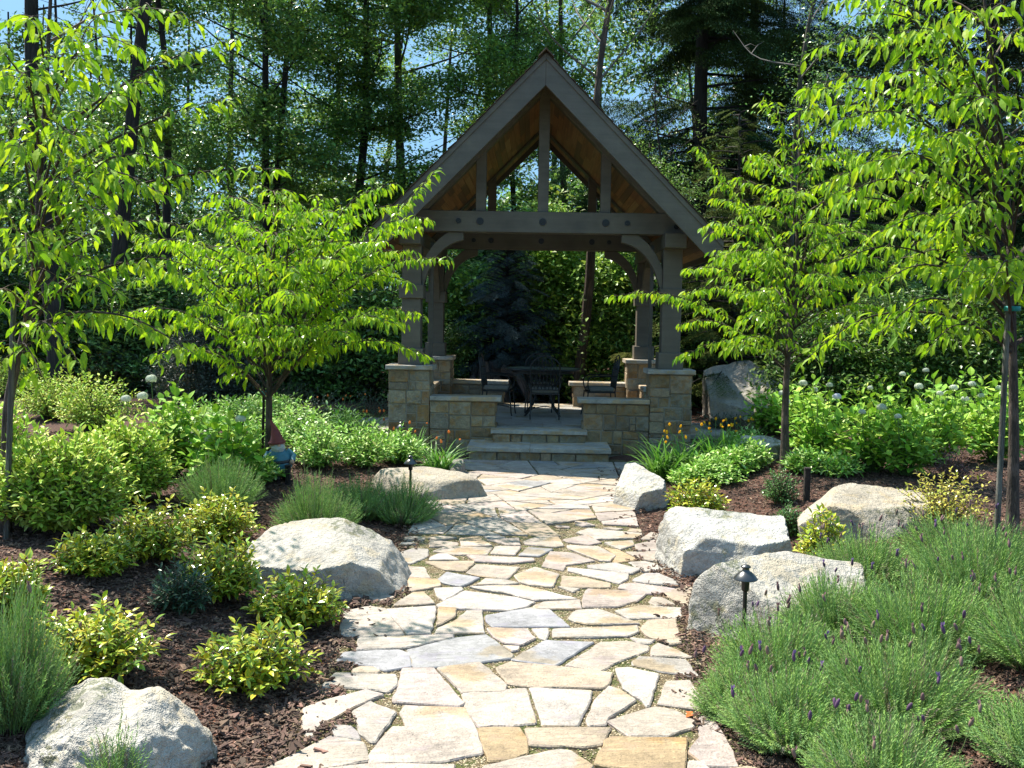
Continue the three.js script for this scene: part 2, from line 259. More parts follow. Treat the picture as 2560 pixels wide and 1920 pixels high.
function layStone(poly, tone, grow = 0) { // poly in x, -z metres on the ground
  if (areaOf(poly) < 0) poly = poly.slice().reverse();
  { const n = poly.length, m = [0, 0]; for (const q of poly) { m[0] += q[0] / n; m[1] += q[1] / n; } poly = poly.map((q) => { const dx = Math.abs(q[0] - m[0]) + 0.02, dz = Math.abs(q[1] - m[1]) + 0.02; return [m[0] + (q[0] - m[0]) * (1 + Math.min(0.08, grow / dx)), m[1] + (q[1] - m[1]) * (1 + Math.min(0.16, grow * (0.4 + 0.13 * m[1]) / dz))]; }); }
  stones.push(poly);
  const out = [], n = poly.length;
  for (let i = 0; i < n; i++) {
    const a = poly[i], b = poly[(i + 1) % n], p = poly[(i + n - 1) % n], len = Math.hypot(b[0] - a[0], b[1] - a[1]), k = Math.max(1, Math.round(len / 0.07));
    const q = (o) => { const d = Math.hypot(o[0] - a[0], o[1] - a[1]), c = Math.min(0.009, d * 0.12) / d; return [a[0] + (o[0] - a[0]) * c, a[1] + (o[1] - a[1]) * c]; };
    out.push(q(p), q(b)); const nx = (b[1] - a[1]) / len, ny = -(b[0] - a[0]) / len;
    for (let j = 1; j < k; j++) { const t = j / k, w = 0.009 * nz((a[0] + t * (b[0] - a[0])) * 11, (a[1] + t * (b[1] - a[1])) * 11, stones.length) + 0.004 * R0.s(); out.push([a[0] + t * (b[0] - a[0]) + nx * w, a[1] + t * (b[1] - a[1]) + ny * w]); }
  }
  const g = prism(out, 0.05, 0.006).rotateX(-PI / 2), uv = g.attributes.uv, off = [R0() * 5, R0() * 5], turn = R0.s() * 0.35, cs = Math.cos(turn), sn = Math.sin(turn);
  for (let i = 0; i < uv.count; i++) { const u = uv.getX(i), v = uv.getY(i); uv.setXY(i, u * cs - v * sn + off[0], u * sn + v * cs + off[1]); }
  const m = part(numbered('flagstone'), g, M_flag[tone][R0.i(2)], path), c = [0, 0]; for (const p of poly) { c[0] += p[0] / n; c[1] += p[1] / n; }
  g.translate(-c[0], 0, c[1]); m.position.set(c[0], -0.044 + 0.008 * R0(), -c[1]); m.rotation.set(0.006 * R0.s(), 0, 0.006 * R0.s()); return m;
}
{ // the near stones, as they lie: corners in one of four enlarged views of the photograph, seen on the ground
  const views = { A: [640, 1500, 3.456], B: [1240, 1500, 3.456], C: [960, 1320, 4.254], D: [1260, 1320, 4.254] };
  const S = (view, tone, ...a) => { const [ox, oy, k] = views[view], poly = []; for (let i = 0; i < a.length; i += 2) { const d = rayOf(ox + a[i] / k, oy + a[i + 1] / k), t = -1.9 / d.y; poly.push([d.x * t, -d.z * t]); } layStone(poly, tone, 0.019); };
  S('A', 'c', 770, 110, 980, 62, 1110, 85, 1270, 296, 900, 322, 740, 310, 735, 240); S('A', 'w', 1135, 97, 1545, 68, 1550, 110, 1505, 296, 1310, 300); S('A', 'o', 1580, 75, 1730, 86, 1720, 150, 1565, 228); S('A', 'w', 1945, 102, 1965, 290, 1555, 296, 1575, 248, 1700, 200, 1810, 110);
  S('A', 'w', 905, 338, 1690, 314, 1680, 342, 1300, 418, 885, 440); S('A', 'b', 770, 465, 1060, 448, 1220, 443, 1310, 475, 1322, 576, 1110, 610, 1010, 570, 740, 542, 720, 520); S('B', 'b', -755, 440, -350, 345, -95, 318, 132, 482, 120, 506, -370, 570, -675, 585);
  S('A', 'o', 830, 612, 900, 588, 1010, 590, 1075, 622, 1045, 638, 840, 638); S('A', 'w', 690, 648, 1190, 660, 1205, 742, 1130, 796, 900, 768, 580, 758, 640, 695); S('A', 'p', 1278, 606, 1540, 602, 1790, 898, 1740, 928, 1200, 885); S('A', 'c', 1580, 605, 1935, 556, 2155, 742, 2140, 792, 1790, 804, 1712, 732);
  S('A', 'c', 930, 798, 1085, 842, 835, 950, 560, 1100, 500, 1195, 445, 1190, 405, 1100, 410, 960, 600, 888); S('A', 'w', 832, 988, 985, 898, 1202, 994, 1036, 1228, 990, 1232, 890, 1145, 868, 1040); S('A', 'g', 650, 1102, 815, 1102, 880, 1152, 905, 1218, 672, 1186); S('A', 'c', 1290, 928, 1790, 945, 1840, 1052, 1932, 1255, 1932, 1322, 1600, 1392, 1010, 1416, 992, 1350, 1090, 1215, 1190, 1108, 1300, 1108, 1250, 992);
  S('A', 'c', 640, 1185, 910, 1250, 960, 1395, 620, 1455, -40, 1530, 120, 1450); S('B', 'c', -280, 828, 250, 780, 278, 880, 332, 1062, -140, 1096, -240, 960); S('B', 'b', -75, 138, 280, 78, 412, 58, 620, 230, -15, 230, -68, 182);
  S('B', 'p', -70, 258, 262, 264, 335, 338, 220, 392, 80, 378, -10, 330); S('B', 'w', 310, 262, 448, 256, 456, 300, 430, 346, 372, 326); S('B', 'w', 55, 402, 208, 410, 195, 440, 135, 448); S('B', 'w', 510, 262, 1205, 236, 1215, 286, 1130, 318, 512, 328); S('B', 'b', 430, 364, 832, 380, 515, 566, 148, 512);
  S('B', 'c', 905, 376, 1140, 368, 1308, 410, 1298, 448, 1072, 524, 895, 622, 615, 560, 795, 452); S('B', 'o', 145, 552, 580, 598, 990, 644, 948, 735, 895, 764, 380, 756, 118, 722, 22, 602); S('B', 'w', 1158, 334, 1378, 352, 1325, 382, 1232, 378); S('B', 'o', 1255, 258, 1315, 190, 1550, 180, 1590, 375, 1500, 388, 1302, 312); S('B', 'c', 1350, 415, 1402, 382, 1560, 436, 1690, 496, 1342, 484);
  S('B', 'g', 1188, 544, 1245, 502, 1630, 525, 1745, 670, 1640, 652, 1428, 622, 1192, 570); S('B', 'w', 632, 166, 695, 106, 886, 94, 1225, 210, 780, 212, 685, 192); S('B', 'w', 1042, 102, 1262, 61, 1590, 80, 1580, 160, 1155, 160); S('B', 'w', 302, 782, 818, 808, 790, 920, 696, 1096, 402, 1088, 390, 1010); S('B', 'c', 968, 764, 1072, 798, 1202, 886, 974, 1022, 952, 1082, 808, 1092, 785, 1040, 858, 878);
  S('B', 'w', 1038, 606, 1150, 598, 1402, 656, 1322, 918, 1292, 924, 1248, 860, 1100, 770); S('B', 'c', 1478, 718, 1675, 708, 1845, 960, 1402, 898); S('B', 'c', 985, 1062, 1372, 944, 1545, 974, 1712, 1064, 1690, 1114, 1478, 1182, 1165, 1182); S('B', 'p', 1752, 1020, 1875, 1020, 2040, 1300, 2090, 1440, 1805, 1430, 1662, 1308, 1758, 1195); S('B', 's', -145, 1122, 204, 1118, 264, 1212, 270, 1325, 106, 1382, -60, 1392);
  S('B', 'o', 272, 1126, 978, 1122, 910, 1252, 760, 1276, 308, 1258); S('B', 's', 958, 1236, 1012, 1212, 1630, 1222, 1630, 1280, 1595, 1545, 870, 1425); S('B', 'c', 135, 1402, 530, 1318, 636, 1332, 820, 1454, 700, 1590, -90, 1590, -85, 1448); S('B', 'w', 1665, 1408, 1760, 1408, 1890, 1500, 1645, 1590); S('A', 'c', 640, 1470, 980, 1435, 1690, 1438, 1630, 1560, 600, 1595);
  S('D', 'p', 880, 684, 905, 662, 1490, 694, 1470, 738, 1395, 784, 1200, 836, 855, 840, 848, 772); S('D', 'c', 322, 838, 432, 800, 795, 782, 808, 868, 340, 866); S('C', 'w', 575, 825, 875, 688, 1400, 758, 1590, 800, 1500, 842, 1330, 880, 630, 852); S('C', 'w', 925, 642, 1480, 632, 2040, 760, 1900, 764, 1590, 772, 1300, 700, 1095, 676); S('C', 'w', 540, 656, 820, 648, 836, 670, 640, 780, 560, 708);
  S('C', 'c', 300, 706, 418, 698, 532, 808, 110, 834, 150, 790); S('C', 'b', 572, 562, 665, 488, 1008, 546, 818, 626, 645, 594); S('C', 'w', 990, 610, 1085, 552, 1300, 568, 1425, 598, 1300, 613, 1080, 609); S('C', 'c', 1394, 512, 1604, 424, 1848, 504, 1790, 626, 1550, 602, 1448, 574); S('C', 'c', 885, 482, 984, 403, 1425, 432, 1302, 542, 1020, 514); S('C', 'o', 452, 374, 950, 366, 930, 408, 855, 462, 640, 444);
  S('C', 'c', 145, 416, 424, 436, 488, 538, 238, 524); S('C', 'o', 250, 546, 590, 565, 598, 624, 280, 682); S('C', 'p', 895, 306, 1575, 336, 1585, 358, 1345, 382, 985, 364); S('C', 'w', 482, 322, 575, 282, 668, 282, 795, 340, 490, 340); S('C', 'g', 80, 304, 302, 228, 460, 236, 460, 308, 296, 378, 130, 378); S('C', 'c', 535, 252, 655, 206, 1138, 216, 1082, 284, 755, 284); S('C', 'c', 1182, 206, 1448, 211, 1392, 288, 1142, 276);
  S('C', 'b', 1442, 282, 1528, 221, 1788, 236, 1645, 303, 1440, 294); S('D', 'p', 415, 402, 498, 258, 725, 276, 955, 360, 665, 395, 632, 452); S('C', 'c', 492, 136, 780, 164, 772, 194, 490, 204); S('C', 'c', 806, 116, 995, 106, 1140, 188, 832, 199); S('C', 'p', 1096, 134, 1432, 115, 1450, 184, 1332, 184); S('C', 'c', 1490, 150, 1645, 96, 1852, 106, 1900, 194, 1818, 204, 1508, 175);
  S('D', 'w', 700, 434, 1308, 494, 1300, 546, 1218, 592, 700, 466); S('D', 'o', 630, 526, 830, 536, 1120, 596, 1110, 634, 620, 634); S('D', 'w', 572, 630, 808, 653, 738, 684); S('D', 'p', 1255, 612, 1402, 596, 1808, 654, 1770, 685, 1538, 703, 1228, 645); S('D', 'g', 1374, 560, 1504, 496, 1648, 496, 1895, 598, 1640, 598, 1422, 574); S('D', 'o', 1702, 702, 1928, 626, 1998, 645, 1955, 842, 1898, 814);
  S('D', 'c', 1540, 790, 1575, 746, 1678, 746, 1825, 816, 1622, 824); S('D', 'g', 895, 412, 1180, 386, 1438, 450, 1348, 488, 925, 436); S('D', 'w', 1332, 373, 1500, 366, 1630, 394, 1640, 446, 1482, 464); S('D', 's', 1160, 360, 1190, 300, 1080, 216, 1230, 246, 1418, 340, 1230, 369); S('D', 'c', 682, 205, 1000, 216, 1178, 300, 1120, 354, 1010, 349, 710, 240); S('D', 'p', 632, 132, 862, 86, 1028, 160, 898, 184, 684, 156); S('D', 'w', 782, 61, 902, 16, 1478, 72, 1376, 114, 980, 124, 892, 86);
  S('D', 'w', 1072, 163, 1366, 146, 1380, 188, 1240, 229); S('D', 'p', 1400, 182, 1612, 136, 1630, 245, 1410, 236); S('D', 'c', 1302, 265, 1612, 265, 1630, 354, 1500, 344); S('D', 'c', 1452, 122, 1558, 56, 1640, 74, 1640, 125, 1482, 126);
}
{ // the rest of the paving: a crazy pattern of the same stone
  const r = rng(2024), tones = 'wwwcccccppgbo';
  const cut = (poly, cx, cy, nx, ny) => { const A = [], B = [], n = poly.length; for (let i = 0; i < n; i++) { const a = poly[i], b = poly[(i + 1) % n], da = (a[0] - cx) * nx + (a[1] - cy) * ny, db = (b[0] - cx) * nx + (b[1] - cy) * ny; (da >= 0 ? A : B).push(a); if ((da >= 0) !== (db >= 0)) { const t = da / (da - db), p = [a[0] + t * (b[0] - a[0]), a[1] + t * (b[1] - a[1])]; A.push(p); B.push(p); } } return [A, B]; };
  const shrink = (poly, w) => { let out = poly; const n = poly.length; for (let i = 0; i < n && out.length > 2; i++) { const a = poly[i], b = poly[(i + 1) % n], l = Math.hypot(b[0] - a[0], b[1] - a[1]); if (l < 1e-5) continue; const nx = -(b[1] - a[1]) / l, ny = (b[0] - a[0]) / l, ww = w * r.r(0.5, 1.5); out = cut(out, a[0] + nx * ww, a[1] + ny * ww, nx, ny)[0]; } return out; };
  const split = (poly) => {
    const area = Math.abs(areaOf(poly)), cx = poly.reduce((s, p) => s + p[0], 0) / poly.length, cy = poly.reduce((s, p) => s + p[1], 0) / poly.length;
    if (area < r.r(0.12, 0.30)) { let p = areaOf(poly) < 0 ? poly.slice().reverse() : poly; p = shrink(p, 0.010); if (p.length > 2 && Math.abs(areaOf(p)) > 0.012 && !stones.some((s) => inside([cx, cy], s) || s.some((q) => inside(q, p)) || p.some((q) => inside(q, s)))) { const clean = p.filter((q, i) => Math.hypot(q[0] - p[(i + 1) % p.length][0], q[1] - p[(i + 1) % p.length][1]) > 0.03); if (clean.length > 2) layStone(clean, tones[r.i(tones.length)]); } return; }
    let best = [1, 0], bl = 0; for (let k = 0; k < 12; k++) { const a = k / 12 * PI, d = [Math.cos(a), Math.sin(a)], pr = poly.map((p) => p[0] * d[0] + p[1] * d[1]), l = Math.max(...pr) - Math.min(...pr); if (l > bl) { bl = l; best = d; } }
    const a = Math.atan2(best[1], best[0]) + r.s() * 0.55, o = r.s() * bl * 0.12; for (const q of cut(poly, cx + best[0] * o, cy + best[1] * o, Math.cos(a), Math.sin(a))) if (q.length > 2) split(q);
  };
  const edge = (z0, z1, n, xl, xr) => { const p = []; for (let i = 0; i <= n; i++) { const z = z0 + (z1 - z0) * i / n; p.push([xl(z) + 0.06 * r.s(), z]); } for (let i = n; i >= 0; i--) { const z = z0 + (z1 - z0) * i / n; p.push([xr(z) + 0.06 * r.s(), z]); } return p; };
  split(edge(9.02, 13.86, 6, (z) => -1.14 - 1.2 * sst(z, 13.0, 13.6) + 0.15 * sst(z, 11, 12.4), (z) => 1.02 + 1.2 * sst(z, 12.9, 13.6)));
  split(edge(1.8, 4.32, 4, () => -1.1, () => 0.98));
  for (let k = 0, tries = 0; tries < 2600; tries++) { // small pieces in the gaps
    const z = r.r(4.3, 13.7), x = r.r(-1.05, 0.95), rad = r.r(0.05, 0.13), n = 4 + r.i(2), a0 = r() * 6, poly = []; for (let i = 0; i < n; i++) { const a = a0 + (i + r.s() * 0.25) / n * 2 * PI, q = rad * r.r(0.8, 1.25); poly.push([x + Math.cos(a) * q * 1.35, z + Math.sin(a) * q]); }
    if (stones.some((s) => s.some((q) => Math.abs(q[0] - x) < 0.9 && Math.abs(q[1] - z) < 0.9) && (inside([x, z], s) || s.some((q) => inside(q, poly)) || poly.some((q) => inside(q, s)) || poly.some((q, i) => inside([(q[0] + poly[(i + 1) % n][0]) / 2, (q[1] + poly[(i + 1) % n][1]) / 2], s))))) continue;
    layStone(poly, tones[r.i(tones.length)]); if (++k > 60) break;
  }
  const gm = [], gc = [], gg = new THREE.IcosahedronGeometry(0.0045, 0); // grit and moss in the joints
  while (gm.length < 22000) { const d = 3.8 + 9 * Math.pow(r(), 1.5), x = -1.12 + 2.12 * r(); if (stones.some((s) => inside([x, d], s))) continue; const s = r.r(0.4, 1.4), k = r.r(0.6, 1.3), moss = nz(x * 2.5, d * 2.5, 4) > 0.12 && r() < 0.7; gm.push(new THREE.Matrix4().makeScale(s, s * 0.6, s * 1.2).setPosition(x, -0.004, -d)); gc.push(moss ? C(0.14 * k, 0.15 * k, 0.05 * k) : C(0.40 * k, 0.33 * k, 0.21 * k)); }
  inst('joint_grit', gg, std({ color: 0xffffff, roughness: 1 }), gm, gc, path);
}

// bark chips lying loose on the beds
{
  const r = rng(404), geo = mergeGeometries([new THREE.BoxGeometry(0.034, 0.005, 0.010), new THREE.BoxGeometry(0.02, 0.004, 0.006).rotateY(0.9).translate(0.012, 0.003, 0.008)]), mats = [], cols = [], e = new THREE.Euler(), q = new THREE.Quaternion();
  while (mats.length < 80000) {
    const d = 3.6 + 10.4 * Math.pow(r(), 1.4), x = r.s() * (0.62 * d), z = -d, out = Math.max(-1.12 - x, x - 1.02);
    if (d > 13.3 && Math.abs(x) < 2.3) continue; if (out < 0.04 && (out < -0.20 + 0.2 * nz(x * 3, z * 3) || (stones.some((s) => inside([x, d], s)) && r() > 0.035))) continue;
    e.set(r.s() * 0.5, r() * 2 * PI, r.s() * 0.5); q.setFromEuler(e); const s = r.r(0.35, 1.2) * (r() < 0.06 ? 1.7 : 1);
    mats.push(new THREE.Matrix4().compose(V(x, Math.max(groundHeight(x, z), out < 0.12 ? 0.003 + 0.009 * r() : -1) + 0.004 + 0.004 * r(), z), q, V(s, s, s * r.r(0.5, 1.5)))); const k = r() < 0.05 ? r.r(1.6, 2.6) : r.r(0.35, 1.2); cols.push(C(0.14 * k, 0.083 * k * r.r(0.9, 1.1), 0.056 * k));
  }
  tag(inst('mulch', geo, std({ color: 0xffffff, roughness: 0.9 }), mats, cols, scene), 'loose brown bark chips strewn over the planting beds', 'mulch');
}

// ================================================================ the pavilion
const CX = 0.079, ZF = -14.67, HALF = 1.852, ZP = -14.97, ZR = -18.61, ZM = (ZP + ZR) / 2, FLOOR = 0.352;
const pav = thing('pavilion', 'open timber garden pavilion with steep gable roof on stone pillars', 'pavilion', [CX, 0, 0]);
const RS = rng(909);
function ashlar(w, h, r, out = [], x = 0, y = 0) { // rows and tall blocks of roughly squared stone
  const a = w * h;
  if ((a < r.r(0.026, 0.11) && w < 0.52 && h < 0.29 && w / h < 3.2 && h / w < 1.6) || (w < 0.15 && h < 0.15)) { out.push([x, y, w, h]); return out; }
  if (w > h * r.r(0.9, 1.7) && w > 0.16) { const c = w * r.r(0.3, 0.7); ashlar(c, h, r, out, x, y); ashlar(w - c, h, r, out, x + c, y); } else if (h > 0.14) { const c = h * r.r(0.34, 0.66); ashlar(w, c, r, out, x, y); ashlar(w, h - c, r, out, x, y + c); } else if (w > 0.16) { const c = w * r.r(0.35, 0.65); ashlar(c, h, r, out, x, y); ashlar(w - c, h, r, out, x + c, y); } else out.push([x, y, w, h]);
  return out;
}
function face(parent, w, h, place, seen, sink) { // stones over a face w by h; place puts x,y,z of the face into the parent
  for (const [x, y, sw, sh] of ashlar(w, h, RS)) {
    const j = 0.0068, q = () => 0.004 * RS.s(), x0 = x - w / 2 + j, x1 = x - w / 2 + sw - j, y0 = y + j, y1 = y + sh - j;
    const g = prism([[x0 + q(), y0 + q()], [x1 + q(), y0 + q()], [x1 + q(), y1 + q()], [x0 + q(), y1 + q()]], 0.05, 0.007), uv = g.attributes.uv, u = RS() * 3, v = RS() * 3; for (let i = 0; i < uv.count; i++) uv.setXY(i, uv.getX(i) + u, uv.getY(i) + v);
    g.translate(0, 0, -0.047 + 0.014 * RS.s()).applyMatrix4(place); const k = RS.i(M_stone.length);
    if (seen) part('stone', g, M_stone[k], parent); else (sink[k] ??= []).push(g);
  }
}
const put = (turn, x, y, z) => new THREE.Matrix4().makeRotationY(turn).setPosition(x, y, z);
function rest(parent, sink) { for (const k in sink) part('stonework', merge(sink[k]), M_stone[k], parent, 'stuff'); }
for (const [sx, z, front] of [[-1, ZP, 1], [1, ZP, 1], [-1, ZR, 0], [1, ZR, 0]]) {
  const p = sub('pillar', pav), x = sx * HALF, sink = {}, H = 1.154;
  part('core', cbox(0.565, H + 0.1, 0.565, 0, x, H / 2 - 0.05, z), M_mortar, p);
  face(p, 0.592, H, put(0, x, 0, z + 0.296), true, sink);
  face(p, 0.52, H, put(PI / 2, x + 0.296, 0, z), sx < 0 || !front, sink); face(p, 0.52, H, put(-PI / 2, x - 0.296, 0, z), sx > 0 || front, sink); face(p, 0.592, H, put(PI, x, 0, z - 0.296), false, sink);
  rest(p, sink);
  part('cap', cbox(0.67, 0.066, 0.67, 0.009, x, H + 0.033, z), M_cap, p);
}
function lowWalls(side) { // two stretches and their caps on one side of the square, built facing +z at the front, then turned about the middle
  const mid = new THREE.Matrix4().makeRotationY(side * PI / 2).setPosition(0, 0, ZM), D = HALF; // distance of the pillar centres from the middle
  for (const s of [-1, 1]) {
    const w = sub('low_wall', pav), x0 = 0.62, x1 = HALF - 0.2965, L = x1 - x0, xc = s * (x0 + x1) / 2, zf = (ZP - ZM) + 0.291, H = 0.724, sink = {}, T = (m) => mid.clone().multiply(m);
    part('core', cbox(L - 0.02, H + 0.1, 0.30, 0, xc, H / 2 - 0.05, zf - 0.17).applyMatrix4(mid), M_mortar, w);
    face(w, L, H, T(put(0, xc, 0, zf)), side === 0, sink); face(w, L, H - FLOOR, T(put(PI, xc, FLOOR, zf - 0.34)), side === 2, sink); face(w, 0.30, H, T(put(s > 0 ? -PI / 2 : PI / 2, s * x0, 0, zf - 0.17)), side === 0 || side === 2, sink); rest(w, sink);
    part('cap', cbox(L + 0.075, 0.066, 0.41, 0.009, xc - s * 0.0385, H + 0.033, zf - 0.17).applyMatrix4(mid), M_cap, w);
  }
}
for (const s of [0, 1, 2, 3]) lowWalls(s);
{ // floor of dark pavers, inside the walls
  const f = sub('floor', pav); part('slab', cbox(3.56, FLOOR - 0.03, 3.5, 0, 0, (FLOOR - 0.03) / 2, ZM), M_mortar, f);
  const M = [0.9, 1, 1.12].map((k) => std({ color: C(0.40 * k, 0.38 * k, 0.34 * k), map: rep(T_flag, 1.2), bumpMap: rep(T_flagB, 1), bumpScale: 0.002, roughness: 0.6 })), r = rng(5);
  for (let j = 0; j < 8; j++) { let x = -1.78; while (x < 1.77) { const w = Math.min(r.r(0.4, 0.75), 1.78 - x); if (w > 0.12) part('paver', cbox(w - 0.006, 0.03, 0.44 - 0.006, 0.003, x + w / 2, FLOOR - 0.015 + 0.0015 * r.s(), ZM - 1.54 + 0.44 * j), M[r.i(3)], f); x += w; } }
}
function steps(side) { // two steps up to the floor in the middle of a side
  const turn = new THREE.Matrix4().makeRotationY(side * PI / 2).setPosition(0, 0, ZM), zf = (ZP - ZM) + 0.30, seen = side === 0;
  for (const [hw, zFront, top] of [[0.966, zf + 0.86, 0.180], [0.676, zf + 0.215, FLOOR + 0.001]]) {
    const s = sub('step', pav), sink = {}, th = 0.062, back = zf - 0.24, base = top > 0.2 ? 0.17 : -0.03; // the riser stands on what is below
    part('core', cbox(hw * 2 - 0.10, top - th - base, zFront - back - 0.06, 0, 0, (top - th + base) / 2, (zFront + back) / 2 - 0.04).applyMatrix4(turn), M_mortar, s);
    face(s, hw * 2 - 0.05, top - th - base, turn.clone().multiply(put(0, 0, base, zFront - 0.03)), seen, sink);
    for (const e of [-1, 1]) face(s, zFront - zf - 0.1, top - th - base, turn.clone().multiply(put(e * PI / 2, e * (hw - 0.03), base, (zFront + zf) / 2 - 0.06)), false, sink);
    rest(s, sink);
    const cutAt = top > 0.2 ? [0] : [-0.12], xs = [-hw, ...cutAt, hw]; if (top > 0.2) xs.splice(1, 1);
    for (let i = 0; i < xs.length - 1; i++) part('tread', cbox(xs[i + 1] - xs[i] - 0.004, th, zFront - back, 0.009, (xs[i] + xs[i + 1]) / 2, top - th / 2, (zFront + back) / 2).applyMatrix4(turn), M_cap, s);
  }
}
for (const s of [0, 1, 2, 3]) steps(s);
// posts
for (const [sx, z] of [[-1, ZP], [1, ZP], [-1, ZR], [1, ZR]]) {
  const p = sub('post', pav), x = sx * HALF;
  part('shaft', cbox(0.27, 1.72, 0.27, 0.006, x, 1.22 + 0.86, z), M_timber, p); part('base_block', cbox(0.352, 0.235, 0.352, 0.008, x, 1.221 + 0.1175, z), M_timber, p); part('collar', cbox(0.352, 0.195, 0.352, 0.008, x, 2.265, z), M_timber, p);
  for (const y of [2.235, 2.30]) part('bolt', new THREE.CylinderGeometry(0.024, 0.024, 0.02, 12).rotateZ(PI / 2).translate(x - sx * 0.18, y + 0.12, z), M_iron, p);
}
for (const sx of [-1, 1]) part('side_beam', cbox(0.30, 0.205, 4.45, 0.008, sx * HALF, 2.921 + 0.1025, ZM), M_timber, pav);
for (const sx of [-1, 1]) part('batten', cbox(0.05, 1.78, 0.05, 0.003, sx * 1.60, 1.22 + 0.89, ZP - 0.24), M_timberDark, pav);
// curved knee braces
function brace(s, turn, z) {
  const x0 = HALF - 0.136, sh = new THREE.Shape(); sh.moveTo(s * x0, 2.36); sh.lineTo(s * x0, 2.64); sh.quadraticCurveTo(s * 1.61, 2.955, s * 1.34, 3.122); sh.lineTo(s * 1.125, 3.122); sh.lineTo(s * 1.125, 3.01); sh.bezierCurveTo(s * 1.38, 2.96, s * 1.585, 2.78, s * (x0 - 0.03), 2.36); sh.closePath();
  const g = new THREE.ExtrudeGeometry(sh, { depth: 0.13, bevelEnabled: true, bevelSize: 0.005, bevelThickness: 0.005, bevelOffset: -0.005, bevelSegments: 1, curveSegments: 10 }).translate(0, 0, -0.065);
  return boxUV(turn ? g.rotateY(turn).translate(0, 0, 0) : g.translate(0, 0, z));
}
for (const z of [ZP, ZR]) for (const s of [-1, 1]) part('knee_brace', brace(s, 0, z), M_timber, pav);
for (const sx of [-1, 1]) for (const s of [-1, 1]) part('knee_brace', brace(s, PI / 2).translate(sx * HALF, -0.20, ZM + 0.03 * s), M_timber, pav);
// gable trusses
const APEX = 5.437, SL = 1.0136, roofY = (x, o = 0) => APEX - o - SL * Math.abs(x);
function truss(z0, face1, dp) {
  const t = sub('truss', pav), xa = (y, o) => (APEX - o - y) / SL, th = 0.25, zz = z0 - th / 2;
  part('tie_beam', boxUV(prism([[-xa(3.124, 0.16), 3.124], [xa(3.124, 0.16), 3.124], [xa(3.42, 0.16), 3.42], [-xa(3.42, 0.16), 3.42]], th, 0.007).translate(0, 0, zz)), M_timber, t);
  for (const s of [-1, 1]) part('rafter', boxUV(prism([[0, roofY(0, 0.15)], [0, roofY(0, dp)], [s * xa(3.42, dp), 3.422], [s * xa(3.42, 0.15), 3.422]], 0.2, 0.006).translate(0, 0, z0 - 0.10 + (s > 0 ? 0.001 : 0))), M_timber, t);
  part('king_post', cbox(0.155, roofY(0, dp) + 0.06 - 3.42, 0.16, 0.006, 0, (roofY(0, dp - 0.06) + 3.42) / 2, z0), M_timber, t);
  for (const s of [-1, 1]) part('queen_post', cbox(0.145, roofY(0.88, dp) + 0.08 - 3.42, 0.16, 0.006, s * 0.885, (roofY(0.88, dp - 0.08) + 3.42) / 2, z0), M_timber, t);
  for (const [x, r] of [[0, 0.05], [-0.89, 0.05], [0.89, 0.05], [-1.195, 0.038], [1.195, 0.038], [-1.885, 0.036], [1.885, 0.036]]) { part('bolt', merge([new THREE.CylinderGeometry(r, r * 1.05, 0.018, 18).rotateX(PI / 2), new THREE.CylinderGeometry(r * 0.42, r * 0.42, 0.03, 6).rotateX(PI / 2).translate(0, 0, 0.006)]).translate(x, Math.abs(x) > 1.8 ? 3.235 : 3.275, z0 + face1 * (th / 2 + 0.008)), M_iron, t); }
}
truss(ZP, 1, 0.345); truss(ZR, 1, 0.20);
